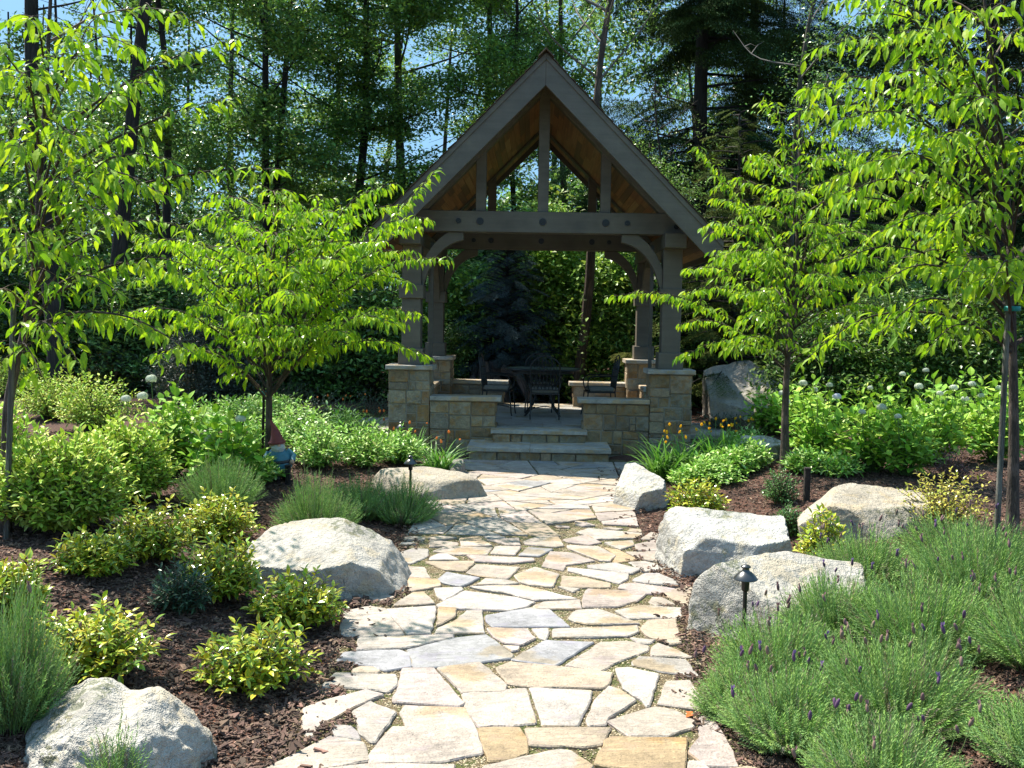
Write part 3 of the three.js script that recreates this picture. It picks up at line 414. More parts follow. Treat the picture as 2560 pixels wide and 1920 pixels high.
// roof: rake boards, trim, plank ceiling, deck, shakes, ridge cap
{
  const zA = -14.12, zB = -19.46, XE = 2.416, roof = sub('roof', pav), ang = Math.atan(SL), cs = Math.cos(ang), sn = Math.sin(ang);
  for (const [z, o] of [[zA, 0], [zB, 1]]) for (const s of [-1, 1]) {
    part('rake_board', boxUV(prism([[0, APEX], [s * XE, roofY(XE)], [s * XE, roofY(XE) - 0.19], ...(o ? [[0, APEX - 0.27]] : [[s * (XE - 0.21), roofY(XE) - 0.20], [0, APEX - 0.415]])], 0.05, 0.005).translate(0, 0, z - 0.05)), M_timber, roof);
    part('rake_trim', boxUV(prism([[0, APEX + 0.012], [s * (XE + 0.01), roofY(XE + 0.01, -0.012)], [s * (XE + 0.01), roofY(XE + 0.01, 0.075)], [0, APEX - 0.075]], 0.02, 0.003).translate(0, 0, o ? z - 0.0705 : z + 0.0005)), M_timber, roof);
  }
  for (const s of [-1, 1]) {
    const at = (x, o) => [s * x, roofY(x, o)];
    part('deck', boxUV(prism([at(0, 0.002), at(XE, 0.002), at(XE, 0.118), at(0, 0.118)], zA - zB - 0.102, 0).translate(0, 0, zB + 0.051)), M_timberDark, roof);
    part('eave_board', boxUV(prism([[s * (XE + 0.0005), roofY(XE, 0.01)], [s * (XE + 0.03), roofY(XE + 0.03, 0.01)], [s * (XE + 0.03), roofY(XE, 0.20)], [s * (XE + 0.0005), roofY(XE, 0.20)]], zA - zB - 0.2, 0.003).translate(0, 0, zB + 0.1)), M_timber, roof);
    const r = rng(61 + s), n = 31, slope = (XE - 0.02) / cs, w = slope / n; // ceiling planks run from gable to gable
    for (let i = 0; i < n; i++) { let z = zB + 0.055; while (z < zA - 0.06) { let l = r.r(1.1, 2.9); if (zA - 0.055 - z - l < 0.5) l = zA - 0.055 - z; const d = (i + 0.5) * w, g = cbox(w - 0.005, 0.02, l - 0.003, 0.003).rotateZ(-s * ang).translate(s * d * cs, roofY(d * cs, 0.133), z + l / 2), uv = g.attributes.uv, k = r() * 3; for (let q = 0; q < uv.count; q++) uv.setXY(q, g.attributes.position.getZ(q) * 0.5 + k, g.attributes.position.getX(q) * 1.2 + k); part('ceiling_plank', g, M_plank[r.i(5) === 0 ? 3 : r.i(M_plank.length)], roof); z += l; } }
    const rows = []; // shakes in courses, each butt proud of the next
    for (let i = 0; i < 19; i++) { let z = zB - 0.05; while (z < zA + 0.045) { const wd = Math.min(r.r(0.09, 0.2), zA + 0.05 - z), d0 = 0.02 + i * 0.18, d1 = d0 + 0.19 + 0.012 * r.s(), th = 0.009 + 0.004 * r(); rows.push(prism([[0, 0.003], [d1 - d0, 0.008 + th], [d1 - d0, 0.008], [0, 0]], wd - 0.006, 0).rotateZ(-ang).translate(d0 * cs, APEX + 0.014 - d0 * sn, z)); z += wd; } }
    const g = boxUV(merge(rows)); if (s < 0) { g.rotateY(PI).translate(0, 0, zA + zB); } part('shakes', g, M_shake, roof, 'stuff');
  }
  const rc = rng(3); for (let z = zB - 0.07; z < zA - 0.20; z += 0.26) for (const s of [-1, 1]) part('ridge_cap', boxUV(prism([[0, APEX + 0.062], [s * 0.105, roofY(0.105, -0.062)], [s * 0.105, roofY(0.105, -0.042)], [0, APEX + 0.038]], 0.31, 0.002).rotateX(0.03).translate(0, 0.012 * rc(), z - 0.16)), M_shake, roof);
}

// ================================================================ trees
const L_cherry = [leafGeo(0.122, 0.040, { fold: 0.35, curl: 0.55, stalk: 0.016 }), leafGeo(0.110, 0.042, { fold: 0.2, curl: 0.35, stalk: 0.016 }), leafGeo(0.130, 0.038, { fold: 0.5, curl: 0.85, stalk: 0.018 })];
const M_cherry = leafMat({ t: 0.58, coat: 0.32, cr: 0.22 });
const cherryTones = [[0.33, 0.53, 0.012], [0.16, 0.34, 0.012], [0.28, 0.49, 0.010], [0.38, 0.57, 0.016], [0.21, 0.40, 0.010], [0.43, 0.58, 0.02], [0.29, 0.50, 0.010]];
const M_cherryTone = cherryTones.map((c) => { const m = leafMat({ t: 0.58, coat: 0.32, cr: 0.22 }); m.color.setRGB(...c); return m; });
function cherry(label, trunkPts, tips, extra, seed, { r0 = 0.045, group, big, arc, open = 1 } = {}) {
  const base = trunkPts[0], r = rng(seed), t = thing('cherry_tree', label, 'tree', base.toArray(), 0, group), L = (p) => p.clone().sub(base);
  const tc = new THREE.CatmullRomCurve3(trunkPts, false, 'centripetal'), tp = tc.getPoints(26);
  const pts = tp.map(L); pts[0].y -= 0.12; part('trunk', tube(pts, (u) => r0 * (1.25 * Math.exp(-u * 22) * 0.35 + lerp(1, 0.22, Math.pow(u, 0.9))), 10, 0.8), M_cherryBark, t);
  const trunkAt = (y) => { for (let i = 1; i < tp.length; i++) if (tp[i].y >= y) return tp[i - 1].clone().lerp(tp[i], (y - tp[i - 1].y) / Math.max(1e-5, tp[i].y - tp[i - 1].y)); return tp[tp.length - 1].clone(); };
  const all = [...tips]; const y0 = trunkPts[0].y, y1 = tp[tp.length - 1].y;
  for (let i = 0; i < extra.n; i++) { const a = arc ? lerp(arc[0], arc[1], (i * 0.618) % 1) : i * 2.4 + r.r(-0.4, 0.4), h = lerp(extra.h0, extra.h1, (i + 0.5) / extra.n), p = trunkAt(h), len = lerp(extra.len0, extra.len1, (i + 0.5) / extra.n) * r.r(0.75, 1.15); all.push([h, p.clone().add(V(Math.cos(a) * len, len * r.r(0.12, 0.42), Math.sin(a) * len))]); }
  const leaves = [];
  const leafOn = (p, tg, s) => {
    const side = V().crossVectors(tg, UP).normalize().multiplyScalar(s), d = side.clone().multiplyScalar(r.r(0.3, 1.0)).addScaledVector(tg, r.r(-0.05, 0.75)).add(V(r.s() * 0.25, -r.r(0.15, 1.15), r.s() * 0.25)), nrm = V(r.s() * 0.5, 0.9, r.s() * 0.5).addScaledVector(side, 0.7), k = r.r(0.55, 1.18) * (big ?? 1);
    leaves.push([MX(L(p), d, nrm, k, k, k), p, r.i(cherryTones.length), r.i(3)]);
  };
  const leafy = (pts, from, step, s0) => { let s = s0, acc = r() * step; for (let i = 1; i < pts.length; i++) { const seg = pts[i].distanceTo(pts[i - 1]), tg = V().subVectors(pts[i], pts[i - 1]).normalize(); while (acc < seg) { const u = (i - 1 + acc / seg) / (pts.length - 1); if (u >= from) leafOn(pts[i - 1].clone().lerp(pts[i], acc / seg), tg, s); s = -s; acc += step * r.r(0.7, 1.3); } acc -= seg; } };
  for (const [h, tip, o = {}] of all) {
    const p0 = o.from ? o.from : trunkAt(h), dv = tip.clone().sub(p0), len = dv.length(), lift = o.lift ?? 0.14;
    const bp = curve([p0, p0.clone().addScaledVector(dv, 0.33).add(V(r.s() * 0.04, len * lift, r.s() * 0.04)), p0.clone().addScaledVector(dv, 0.7).add(V(r.s() * 0.05, len * lift * 1.05, r.s() * 0.05)), tip], 16), rb = Math.min(r0 * 0.42, 0.0065 * len + 0.004);
    const geos = [tube(bp.map(L), (u) => lerp(rb, 0.0018, Math.pow(u, 0.8)), 6, 0.8)];
    leafy(bp, 0.3, 0.038 * open, 1); let s = r() < 0.5 ? 1 : -1;
    for (let d = 0.2 * len; d < len * 0.97; d += r.r(0.07, 0.13) * open) {
      const u = d / len * 16, i = Math.min(15, Math.floor(u)), q = bp[i].clone().lerp(bp[i + 1], u - i), tg = V().subVectors(bp[i + 1], bp[i]).normalize(), side = V().crossVectors(tg, UP).normalize().multiplyScalar(s); s = -s;
      const tl = r.r(0.14, 0.42) * clamp(1.25 - 0.8 * d / len, 0.4, 1) * (o.bushy ?? 1), dir = side.addScaledVector(tg, r.r(0.4, 1.0)).add(V(0, r.r(-0.05, 0.35), 0)).normalize(), e = q.clone().addScaledVector(dir, tl).add(V(0, -tl * 0.22, 0)), twig = curve([q, q.clone().addScaledVector(dir, tl * 0.5).add(V(0, tl * 0.04, 0)), e], 4);
      geos.push(tube(twig.map(L), [0.0026, 0.0023, 0.002, 0.0016, 0.001], 4)); leafy(twig, 0.12, 0.036 * open, 1);
    }
    part('branch', merge(geos), len > 1.1 ? M_cherryBark : M_twig, t);
  }
  const near = leaves.map((l, i) => { const [x, y, d] = onPhoto(l[1]); return [x > 0 && x < PW && y > 0 && y < PH ? d : 99, i]; }).sort((a, b) => a[0] - b[0]).slice(0, 300), own = new Set(near.map((a) => a[1]));
  for (const i of own) { const [m, , c, g] = leaves[i], e = part('leaf', L_cherry[g], M_cherryTone[c], t); m.decompose(e.position, e.quaternion, e.scale); }
  for (let g = 0; g < 3; g++) { const set = leaves.filter((l, i) => l[3] === g && !own.has(i)); inst('foliage', L_cherry[g], M_cherry, set.map((l) => l[0]), set.map((l) => tintOf(cherryTones[l[2]], r, 0.16, 0.1)), t); }
  return t;
}
const T2z = G(580, 1028).z, T3z = G(1695, 1012).z;
{
  const b = G(580, 1028), P = (dx, dy, dz = 0) => AT(dx, dy, b.z + dz);
  cherry('young cherry tree with low spreading tiers beside the garden gnome', [b, P(581, 900), P(583, 760), P(587, 600), P(592, 470)], [
    [1.30, P(292, 505, 0.2)], [1.22, P(375, 590, 0.9)], [1.12, P(395, 690, -0.5)], [1.05, P(410, 765, 0.8)], [1.30, P(980, 560, 0.2)], [1.10, P(905, 675, 0.5)], [1.5, P(908, 490, -0.7)], [1.3, P(948, 360, -0.2), { lift: 0.02 }], [1.55, P(850, 395, 0.6)], [1.25, P(860, 590, -1.0)], [1.05, P(860, 700, 1.2)], [1.6, P(600, 440, 0.6)], [1.6, P(700, 420, -0.6)], [1.5, P(470, 480, -0.7)], [1.4, P(380, 530, -1.1)], [1.7, P(660, 450, 0.9)], [1.6, P(760, 440, 0.3)], [1.15, P(560, 740, 1.2)], [1.05, P(760, 720, 0.9)], [1.2, P(520, 690, 1.5)], [1.3, P(640, 640, 1.6)], [1.5, P(720, 560, 1.3)], [1.5, P(520, 540, 1.2)], [1.0, P(330, 770, 1.3)], [1.6, P(925, 470, 0.5)], [1.75, P(885, 440, -0.3)], [1.45, P(830, 520, 1.0)], [1.35, P(890, 540, 0.9)]],
  { n: 26, h0: 1.15, h1: 2.9, len0: 1.75, len1: 0.8 }, 21, { big: 0.9, open: 0.85 });
}
{
  const b = G(1695, 1012), P = (dx, dy, dz = 0) => AT(dx, dy, b.z + dz);
  cherry('young cherry tree right of the pavilion, one long low branch reaching across its pillar', [b, P(1697, 860), P(1703, 760), P(1718, 650), P(1722, 520), P(1726, 360), P(1728, 220)], [
    [1.55, P(1312, 640, 0.3), { lift: 0.1 }], [1.7, P(1485, 580, 0.6)], [1.4, P(1478, 770, 0.5)], [1.35, P(1470, 700, -0.6)], [2.3, P(1503, 312, 0.2), { lift: 0.05 }], [2.1, P(1535, 480, 0.7)], [2.2, P(1560, 430, -0.6)], [2.0, P(1545, 545, -0.9)], [2.9, P(1650, 215, 0.1)], [3.0, P(1760, 180, 0.2)], [2.8, P(1800, 270, 0.3)], [2.5, P(1870, 330, 0.3)], [2.4, P(1640, 330, 0.5)], [2.2, P(1930, 440, 0.2)], [2.0, P(1990, 500, -0.5)], [1.8, P(1940, 590, 0.7)], [1.6, P(1900, 660, 0.5)], [1.4, P(1840, 740, 0.5)], [1.5, P(1580, 760, 0.9)], [1.5, P(1620, 690, 1.2)], [1.9, P(1640, 560, 1.2)], [2.2, P(1760, 480, 1.2)], [1.8, P(1800, 600, 1.3)]],
  { n: 22, h0: 1.5, h1: 3.6, len0: 1.6, len1: 0.7 }, 22, { big: 0.9, open: 0.85 });
}
{
  const z = -7.6, b = AT(8, 1330, z); b.y = groundHeight(b.x, z); const P = (dx, dy, dz = 0) => AT(dx, dy, z + dz);
  cherry('cherry tree at the left edge with large glossy leaves, tied to a grey stake', [b, P(14, 1000), P(20, 860), P(70, 640), P(85, 420), P(100, 180), P(112, -60)], [
    [1.85, P(418, 575, 0.7), { lift: 0.1 }], [1.75, P(420, 765, 1.3), { lift: 0.08 }], [2.5, P(605, 365, 0.4), { lift: 0.06 }], [2.8, P(518, 205, 0.2), { lift: 0.05 }], [3.1, P(522, 80, -0.1), { lift: 0.06 }], [2.7, P(330, 180, 0.9)], [2.3, P(350, 420, 1.2)], [2.1, P(300, 330, 0.6)], [2.0, P(250, 480, 1.3)], [1.7, P(270, 640, 1.0)], [1.6, P(330, 720, 0.4)], [1.6, P(170, 780, 1.1)], [3.2, P(240, 20, 0.4)], [3.3, P(60, 40, 1.3)], [2.9, P(40, 170, 1.4)], [2.4, P(40, 320, 1.5)], [2.0, P(60, 560, 1.5)], [2.9, P(180, 120, 1.1)], [2.5, P(170, 300, 1.4)], [1.9, P(200, 560, 0.5)], [1.55, P(100, 830, 0.9)], [2.2, P(420, 500, -0.4)], [3.5, P(280, -60, -0.2)], [2.2, P(-60, 430, 0.9)], [1.8, P(-40, 660, 1.0)], [2.8, P(-60, 220, 0.6)]],
  { n: 7, h0: 1.8, h1: 4.4, len0: 1.5, len1: 0.9 }, 23, { r0: 0.05, big: 1.05, arc: [-0.35, 1.75], open: 1.38 });
}
{
  const z = -7.9, b = AT(2186, 1170, z); b.y = groundHeight(b.x, z); const P = (dx, dy, dz = 0) => AT(dx, dy, z + dz);
  cherry('cherry tree at the right edge with teal tape tying it to a stake', [b, P(2190, 950), P(2188, 780), P(2184, 600), P(2176, 420), P(2150, 200), P(2120, -60)], [
    [1.75, P(1728, 785, 0.4), { lift: 0.16 }], [2.0, P(1790, 570, 0.5)], [2.9, P(1745, 190, 0.6), { lift: 0.1 }], [3.2, P(1768, 100, 0.8)], [3.3, P(1850, 30, 0.5)], [2.7, P(1810, 260, 0.9)], [2.5, P(1835, 330, 0.2)], [2.4, P(1815, 420, 0.8)], [2.3, P(1890, 350, 1.3)], [2.1, P(1900, 500, 1.2)], [1.9, P(1880, 620, 0.9)], [1.75, P(1900, 720, 1.1)], [1.7, P(2000, 760, 0.8)], [2.9, P(1930, 160, 1.2)], [3.1, P(1990, 60, 1.1)], [2.5, P(2020, 300, 1.5)], [2.2, P(2040, 480, 1.5)], [2.0, P(2060, 620, 1.4)], [2.7, P(2100, 220, 1.5)], [3.3, P(2080, 20, 1.3)], [2.2, P(1960, 560, 0.2)], [2.6, P(1960, 420, 0.4)], [2.0, P(2250, 600, 1.2)], [2.6, P(2260, 300, 1.0)]],
  { n: 24, h0: 1.7, h1: 4.5, len0: 1.9, len1: 0.9 }, 24, { r0: 0.046, big: 1.0, open: 1.24 });
}

// ---------------------------------------------------------------- the wood behind
const M_leafDark = leafMat({ t: 0.45, coat: 0.7, cr: 0.3, vc: true }), M_needle = phys({ color: 0xffffff, roughness: 0.9, specularIntensity: 0.25, side: THREE.DoubleSide, vertexColors: true });
const SP = [1, 2, 3].map((i) => sprayGeo(34, 0.46, 0.125, 0.065, 700 + i, { flat: 0.42, droop: 0.3, tint: 0.45 })), SPs = [1, 2].map((i) => sprayGeo(30, 0.34, 0.06, 0.03, 720 + i, { flat: 0.7, droop: 0.2 })), SPb = [1, 2].map((i) => sprayGeo(46, 0.95, 0.20, 0.105, 740 + i, { flat: 0.6, droop: 0.3, tint: 0.45 })), FR = [1, 2].map((i) => frondGeo(760 + i));
const at0 = (dx, z) => { const p = AT(dx, 694, z); p.y = groundHeight(p.x, z); return p; };
const fullTree = (label, dx, z, o) => {
  const p = at0(dx, z), r = rng(o.seed ?? Math.abs(Math.round(dx * 7 + z * 13))), t = thing(o.name ?? 'broadleaf_tree', label, 'tree', p.toArray(), 0), H = o.H, lean = o.lean ?? r.s() * 0.9, tp = [];
  for (let i = 0; i <= 14; i++) { const u = i / 14; tp.push(V(lean * u + (o.wob ?? 0.5) * nz(u * 2.2, dx * 0.137, 1), u * H - 0.1, (o.wob ?? 0.5) * nz(u * 2.2, dx * 0.137, 7))); }
  const wood = [tube(tp, (u) => o.r0 * lerp(1.0, 0.18, u) + o.r0 * 0.5 * Math.exp(-u * 30), 9, 0.7)]; const at = (h) => { const u = clamp((h + 0.1) / H, 0, 0.999) * 14, i = Math.floor(u); return tp[i].clone().lerp(tp[i + 1], u - i); };
  part('trunk', wood[0], o.bark ?? M_darkBark, t);
  const mats = [[], [], []], cols = [[], [], []], limbs = [];
  for (let i = 0; i < o.limbs; i++) {
    const u = (i + r()) / o.limbs, h = lerp(o.h0, H * 0.97, u), a = i * 2.4 + r.s() * 0.6, prof = o.prof ? o.prof(u) : Math.sin(PI * (0.15 + 0.8 * u)) * 0.9 + 0.2, len = o.R * prof * r.r(0.7, 1.15), p0 = at(h), up = len * (o.up ?? 0.5), e = p0.clone().add(V(Math.cos(a) * len, up * r.r(0.6, 1.2), Math.sin(a) * len)), b = curve([p0, p0.clone().lerp(e, 0.5).add(V(r.s() * 0.2, -up * 0.12, r.s() * 0.2)), e], 7);
    limbs.push(tube(b, (q) => lerp(Math.min(o.r0 * 0.35, 0.008 * len + 0.008), 0.004, q), 5, 0.7));
    for (let k = 0; k < 3; k++) { const q = 2 + r.i(5), s = b[q].clone().add(V(r.s(), r.s() * 0.6 + 0.2, r.s()).multiplyScalar(len * 0.3)); limbs.push(tube([b[q], b[q].clone().lerp(s, 0.5).add(V(0, 0.05, 0)), s], [0.009, 0.006, 0.003], 4)); }
    const n = Math.round((o.per ?? 14) * len * 2.2);
    for (let k = 0; k < n; k++) { const q = Math.pow(r(), 0.7) * 6.99, iq = Math.floor(q), s = b[iq].clone().lerp(b[iq + 1], q - iq).add(V(r.s(), r.s() * 0.8, r.s()).multiplyScalar((o.fuzz ?? 0.55) * (0.4 + q / 8))); if (nz((s.x + p.x) * 0.33, s.y * 0.5, s.z * 0.33) + 0.5 * nz((s.x + p.x) * 0.9, s.y * 1.3, s.z * 0.9) < (o.gap ?? -0.12) + (dx > 700 && dx < 1240 ? 0.13 : 0.14)) continue; const g = r.i(o.geos.length), sc = r.r(0.75, 1.3) * (o.size ?? 1); mats[g].push(MS(s, sc, r() * 6.28)); cols[g].push(tintOf(o.tone[r.i(o.tone.length)], r, 0.3, 0.15)); }
  }
  part('limbs', merge(limbs), o.limbMat ?? o.bark ?? M_darkBark, t);
  o.geos.forEach((g, i) => mats[i].length && inst('crown', g, o.mat ?? M_leafDark, mats[i], cols[i], t));
  return t;
};
const conifer = (label, dx, z, o) => {
  const p = at0(dx, z), r = rng(o.seed ?? Math.abs(Math.round(dx * 5 + z * 17))), t = thing(o.name ?? 'fir_tree', label, 'tree', p.toArray()), H = o.H, tp = []; for (let i = 0; i <= 8; i++) tp.push(V(0.06 * nz(i, dx), i / 8 * H - 0.1, 0.06 * nz(i, z)));
  part('trunk', tube(tp, (u) => lerp(o.r0, 0.02, u), 9, 0.7), o.bark ?? M_darkBark, t);
  const mats = [[], []], cols = [[], []], limbs = [];
  for (let i = 0; i < o.n; i++) {
    const u = (i + r()) / o.n, h = lerp(o.h0, H, u), len = (o.R * Math.pow(1 - u, 0.75) + 0.18) * r.r(0.7, 1.15), a = i * 2.399 + r.s() * 0.5, d = V(Math.cos(a), (o.rise ?? 0.05) + 0.6 * Math.max(0, u - 0.75), Math.sin(a)), e = V(d.x * len, h + d.y * len - 0.12 * len * len * (o.sag ?? 0.5), d.z * len);
    if (nz(Math.cos(a) * 1.1 + dx, h * 0.5, Math.sin(a) * 1.1) < (o.gap ?? -0.25)) continue;
    limbs.push(tube([V(0, h, 0), V(d.x * len * 0.5, h + d.y * len * 0.55, d.z * len * 0.5), e], [0.02 + 0.008 * len, 0.015, 0.005], 4));
    const m = Math.max(2, Math.round(len * (o.per ?? 3)));
    for (let k = 0; k < m; k++) { const q = (k + r()) / m, b = V(d.x * len * q, h + d.y * len * q - 0.12 * (o.sag ?? 0.5) * len * len * q * q, d.z * len * q), side = r.s() * 0.9, dir = V(d.x, 0, d.z).applyAxisAngle(UP, side * (k === m - 1 ? 0.2 : 1)).add(V(0, r.r(-0.35, 0.1), 0)), s = (o.size ?? 0.75) * r.r(0.7, 1.2) * (len > 0.6 ? 1 : 0.6), g = r.i(2); mats[g].push(MX(b, dir, V(r.s() * 0.5, 1, r.s() * 0.5), s, s, s)); cols[g].push(tintOf(o.tone[r.i(o.tone.length)], r, 0.3, 0.12)); }
  }
  part('limbs', merge(limbs), o.bark ?? M_darkBark, t); FR.forEach((g, i) => mats[i].length && inst('crown', g, M_needle, mats[i], cols[i], t));
  return t;
};
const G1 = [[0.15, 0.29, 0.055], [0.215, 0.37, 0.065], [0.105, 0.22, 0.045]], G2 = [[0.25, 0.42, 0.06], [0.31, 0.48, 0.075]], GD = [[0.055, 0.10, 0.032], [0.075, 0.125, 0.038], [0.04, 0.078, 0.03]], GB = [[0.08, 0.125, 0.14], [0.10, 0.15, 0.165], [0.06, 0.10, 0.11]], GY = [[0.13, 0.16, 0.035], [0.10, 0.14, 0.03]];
fullTree('tall dark trunk nearest the left edge, half hidden by cherry leaves', 125, -20.5, { H: 16, r0: 0.21, limbs: 14, h0: 4.8, R: 3.2, per: 10, geos: SP, tone: G1, gap: -0.05, up: 0.2 });
fullTree('tall thick dark trunk, leaning slightly, right of the tall trunk nearest the edge', 262, -21.5, { H: 17, r0: 0.19, lean: 0.9, limbs: 12, h0: 6.5, R: 3, per: 9, geos: SP, tone: G1, gap: -0.05, up: 0.2 });
fullTree('thin straight dark trunk between the leaning trunk and the twin trunks', 372, -24, { H: 15, r0: 0.12, limbs: 16, h0: 3.2, R: 2.6, per: 12, geos: SP, tone: G1 });
fullTree('slender crooked dark tree beside the thin straight trunk', 342, -26, { H: 12, r0: 0.07, wob: 0.9, limbs: 10, h0: 5, R: 1.8, per: 10, geos: SP, tone: G1 });
fullTree('left stem of the twin alders with feathery dark green crown', 556, -27, { H: 17, r0: 0.13, limbs: 26, h0: 2.6, R: 3.4, per: 13, geos: SP, tone: G1, bark: M_darkBark });
fullTree('right stem of the twin alders with feathery dark green crown', 596, -27.4, { H: 17, r0: 0.12, lean: 0.5, limbs: 24, h0: 3.4, R: 3.2, per: 13, geos: SP, tone: G1 });
fullTree('broad leafy alder left of the pavilion roof with dappled leaves', 752, -29, { H: 17, r0: 0.16, lean: 0.8, limbs: 30, h0: 2.5, R: 3.6, per: 13, geos: SP, tone: [...G1, G2[0]] });
fullTree('leafy tree with a straight grey trunk just left of the roof peak', 884, -29.5, { H: 17, r0: 0.17, limbs: 28, h0: 3, R: 3.4, per: 13, geos: SP, tone: [...G1, G2[0]], bark: M_greyBark });
fullTree('leafy alder seen past the left roof slope, behind the grey trunk', 1010, -31, { H: 17, r0: 0.15, limbs: 28, h0: 3.5, R: 3.4, per: 12, geos: SP, tone: [...G1, G2[1]], bark: M_greyBark });
fullTree('brown trunk seen through the pavilion opening, open twiggy crown above the ridge', 1256, -20.3, { H: 12, r0: 0.115, wob: 0.35, limbs: 16, h0: 6.0, R: 3.0, per: 2, geos: SPs, tone: G2, bark: M_brownBark, limbMat: M_greyTwig, up: 1.3, gap: 0.02 });
fullTree('thin tree behind the pavilion, seen through the gable opening', 1130, -30, { H: 16, r0: 0.10, limbs: 22, h0: 4.5, R: 2.6, per: 12, geos: SP, tone: [...G1, G2[0]] });
fullTree('airy tree right behind the roof ridge with many thin upright limbs', 1225, -31, { H: 18, r0: 0.12, lean: -0.8, limbs: 18, h0: 6, R: 3.0, per: 6, geos: SPs, tone: G2, bark: M_brownBark, limbMat: M_greyTwig, up: 1.4, gap: 0.0 });
fullTree('small bright green tree peeping over the right roof slope', 1432, -21.5, { H: 6.6, r0: 0.06, limbs: 16, h0: 3.2, R: 1.0, per: 18, geos: SPs, tone: [[0.16, 0.28, 0.05], [0.2, 0.34, 0.06]], up: 0.5 });
fullTree('pale thin trunk with curved bare limbs behind the right cherry tree', 1690, -19.5, { H: 12.5, r0: 0.075, limbs: 18, h0: 4.6, R: 1.7, per: 7, geos: SPs, tone: G1, bark: M_greyBark, limbMat: M_greyTwig, up: 0.9, gap: 0.0 });
fullTree('dark leafy tree at the right edge behind the cherry crown', 2150, -25, { H: 14, r0: 0.15, limbs: 26, h0: 2.5, R: 3.2, per: 12, geos: SP, tone: GD });
fullTree('leafy tree at the far left corner behind the dark trunks', -60, -26, { H: 14, r0: 0.15, limbs: 22, h0: 2.5, R: 3.4, per: 10, geos: SP, tone: G1 });
conifer('big dark fir with layered boughs right of the pavilion roof', 1500, -26, { H: 19, r0: 0.26, n: 250, h0: 2.2, R: 3.7, tone: GD, per: 5, size: 1.25, sag: 0.6, gap: 0.02 });
conifer('second dark fir right of the big fir, thinner and farther off', 1610, -31, { H: 19, r0: 0.25, n: 210, h0: 2.5, R: 3.4, tone: GD, per: 4.5, size: 1.2, gap: 0.02 });
conifer('dark fir behind the top of the right cherry tree', 2045, -29, { H: 18, r0: 0.25, n: 210, h0: 1.2, R: 3.3, tone: GD, per: 4.6, size: 1.2, gap: 0.02 });
conifer('dark fir at the far right edge of the wood', 2230, -32, { H: 18, r0: 0.25, n: 190, h0: 1.5, R: 3.2, tone: GD, per: 4.5, size: 1.2, gap: 0.02 });
conifer('yellowish green young hemlock at the foot of the right roof slope', 1585, -19.8, { name: 'hemlock_tree', H: 5.6, r0: 0.07, n: 120, h0: 0.5, R: 1.7, tone: GY, per: 4, size: 0.55, sag: 0.7 });
conifer('second young hemlock between the hemlock and the right cherry tree', 1830, -20.5, { name: 'hemlock_tree', H: 4.6, r0: 0.06, n: 100, h0: 0.4, R: 1.6, tone: [...GY, G1[1]], per: 4, size: 0.55, sag: 0.7 });
conifer('blue spruce standing behind the pavilion table', 1095, -20.9, { name: 'blue_spruce', H: 3.5, r0: 0.05, n: 180, h0: 0.2, R: 0.92, tone: GB, per: 7, size: 0.40, sag: 0.2, gap: -0.6, rise: 0.25 });
// understorey shrubs
function thicket(label, dx, z, w, h, tone, o = {}) {
  const p = at0(dx, z), r = rng(Math.abs(Math.round(dx * 3 + z * 29))), t = thing(o.name ?? 'woodland_shrub', label, 'shrub', p.toArray()), mats = [[], [], []], cols = [[], [], []], stems = [], geos = o.geos ?? SP, n = Math.round((o.dens ?? 60) * w * h);
  for (let i = 0; i < 9; i++) { const a = r() * 6.28, e = V(Math.cos(a) * w * 0.4 * r(), h * r.r(0.55, 0.95), Math.sin(a) * w * 0.35 * r()); stems.push(tube([V(r.s() * 0.15, -0.1, r.s() * 0.15), e.clone().multiplyScalar(0.5).add(V(0, 0.1, 0)), e], [0.022, 0.015, 0.005], 5)); }
  part('stem', merge(stems), M_brownBark, t);
  for (let i = 0; i < n; i++) { const a = r() * 6.28, q = Math.sqrt(r()), y = r.r(0.04, 1), rad = w * 0.5 * Math.sqrt(Math.max(0.05, 1 - Math.pow(Math.max(0, y - 0.25) / 0.78, 2))), s = V(Math.cos(a) * q * rad, y * h * (0.8 + 0.35 * nz(Math.cos(a) * 1.3 + dx, Math.sin(a) * 1.3)), Math.sin(a) * q * rad * 0.7), g = r.i(geos.length), k = r.r(0.7, 1.2) * (o.size ?? 1); mats[g].push(MS(s, k, r() * 6.28)); cols[g].push(tintOf(tone[r.i(tone.length)], r, 0.3, 0.15)); }
  geos.forEach((g, i) => mats[i].length && inst('foliage', g, M_leafDark, mats[i], cols[i], t)); return t;
}
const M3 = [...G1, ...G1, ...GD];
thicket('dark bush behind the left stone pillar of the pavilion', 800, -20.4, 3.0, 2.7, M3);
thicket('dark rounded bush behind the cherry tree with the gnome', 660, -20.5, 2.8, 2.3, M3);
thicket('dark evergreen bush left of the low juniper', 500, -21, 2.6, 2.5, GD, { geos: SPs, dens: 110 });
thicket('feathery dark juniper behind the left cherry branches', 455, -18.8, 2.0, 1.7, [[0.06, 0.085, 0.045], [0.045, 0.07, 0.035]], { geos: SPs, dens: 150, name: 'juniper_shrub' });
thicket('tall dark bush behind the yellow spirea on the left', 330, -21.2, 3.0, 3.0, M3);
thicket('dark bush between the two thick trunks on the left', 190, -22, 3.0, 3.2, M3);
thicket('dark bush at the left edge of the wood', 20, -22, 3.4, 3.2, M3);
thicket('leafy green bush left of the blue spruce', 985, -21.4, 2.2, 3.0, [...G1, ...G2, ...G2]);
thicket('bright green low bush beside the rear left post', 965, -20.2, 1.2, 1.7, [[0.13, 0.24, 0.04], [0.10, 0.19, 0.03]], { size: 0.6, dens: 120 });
thicket('tall leafy bush right of the blue spruce', 1180, -21.9, 2.6, 4.6, [...G2, ...G2, [0.4, 0.58, 0.09]]);
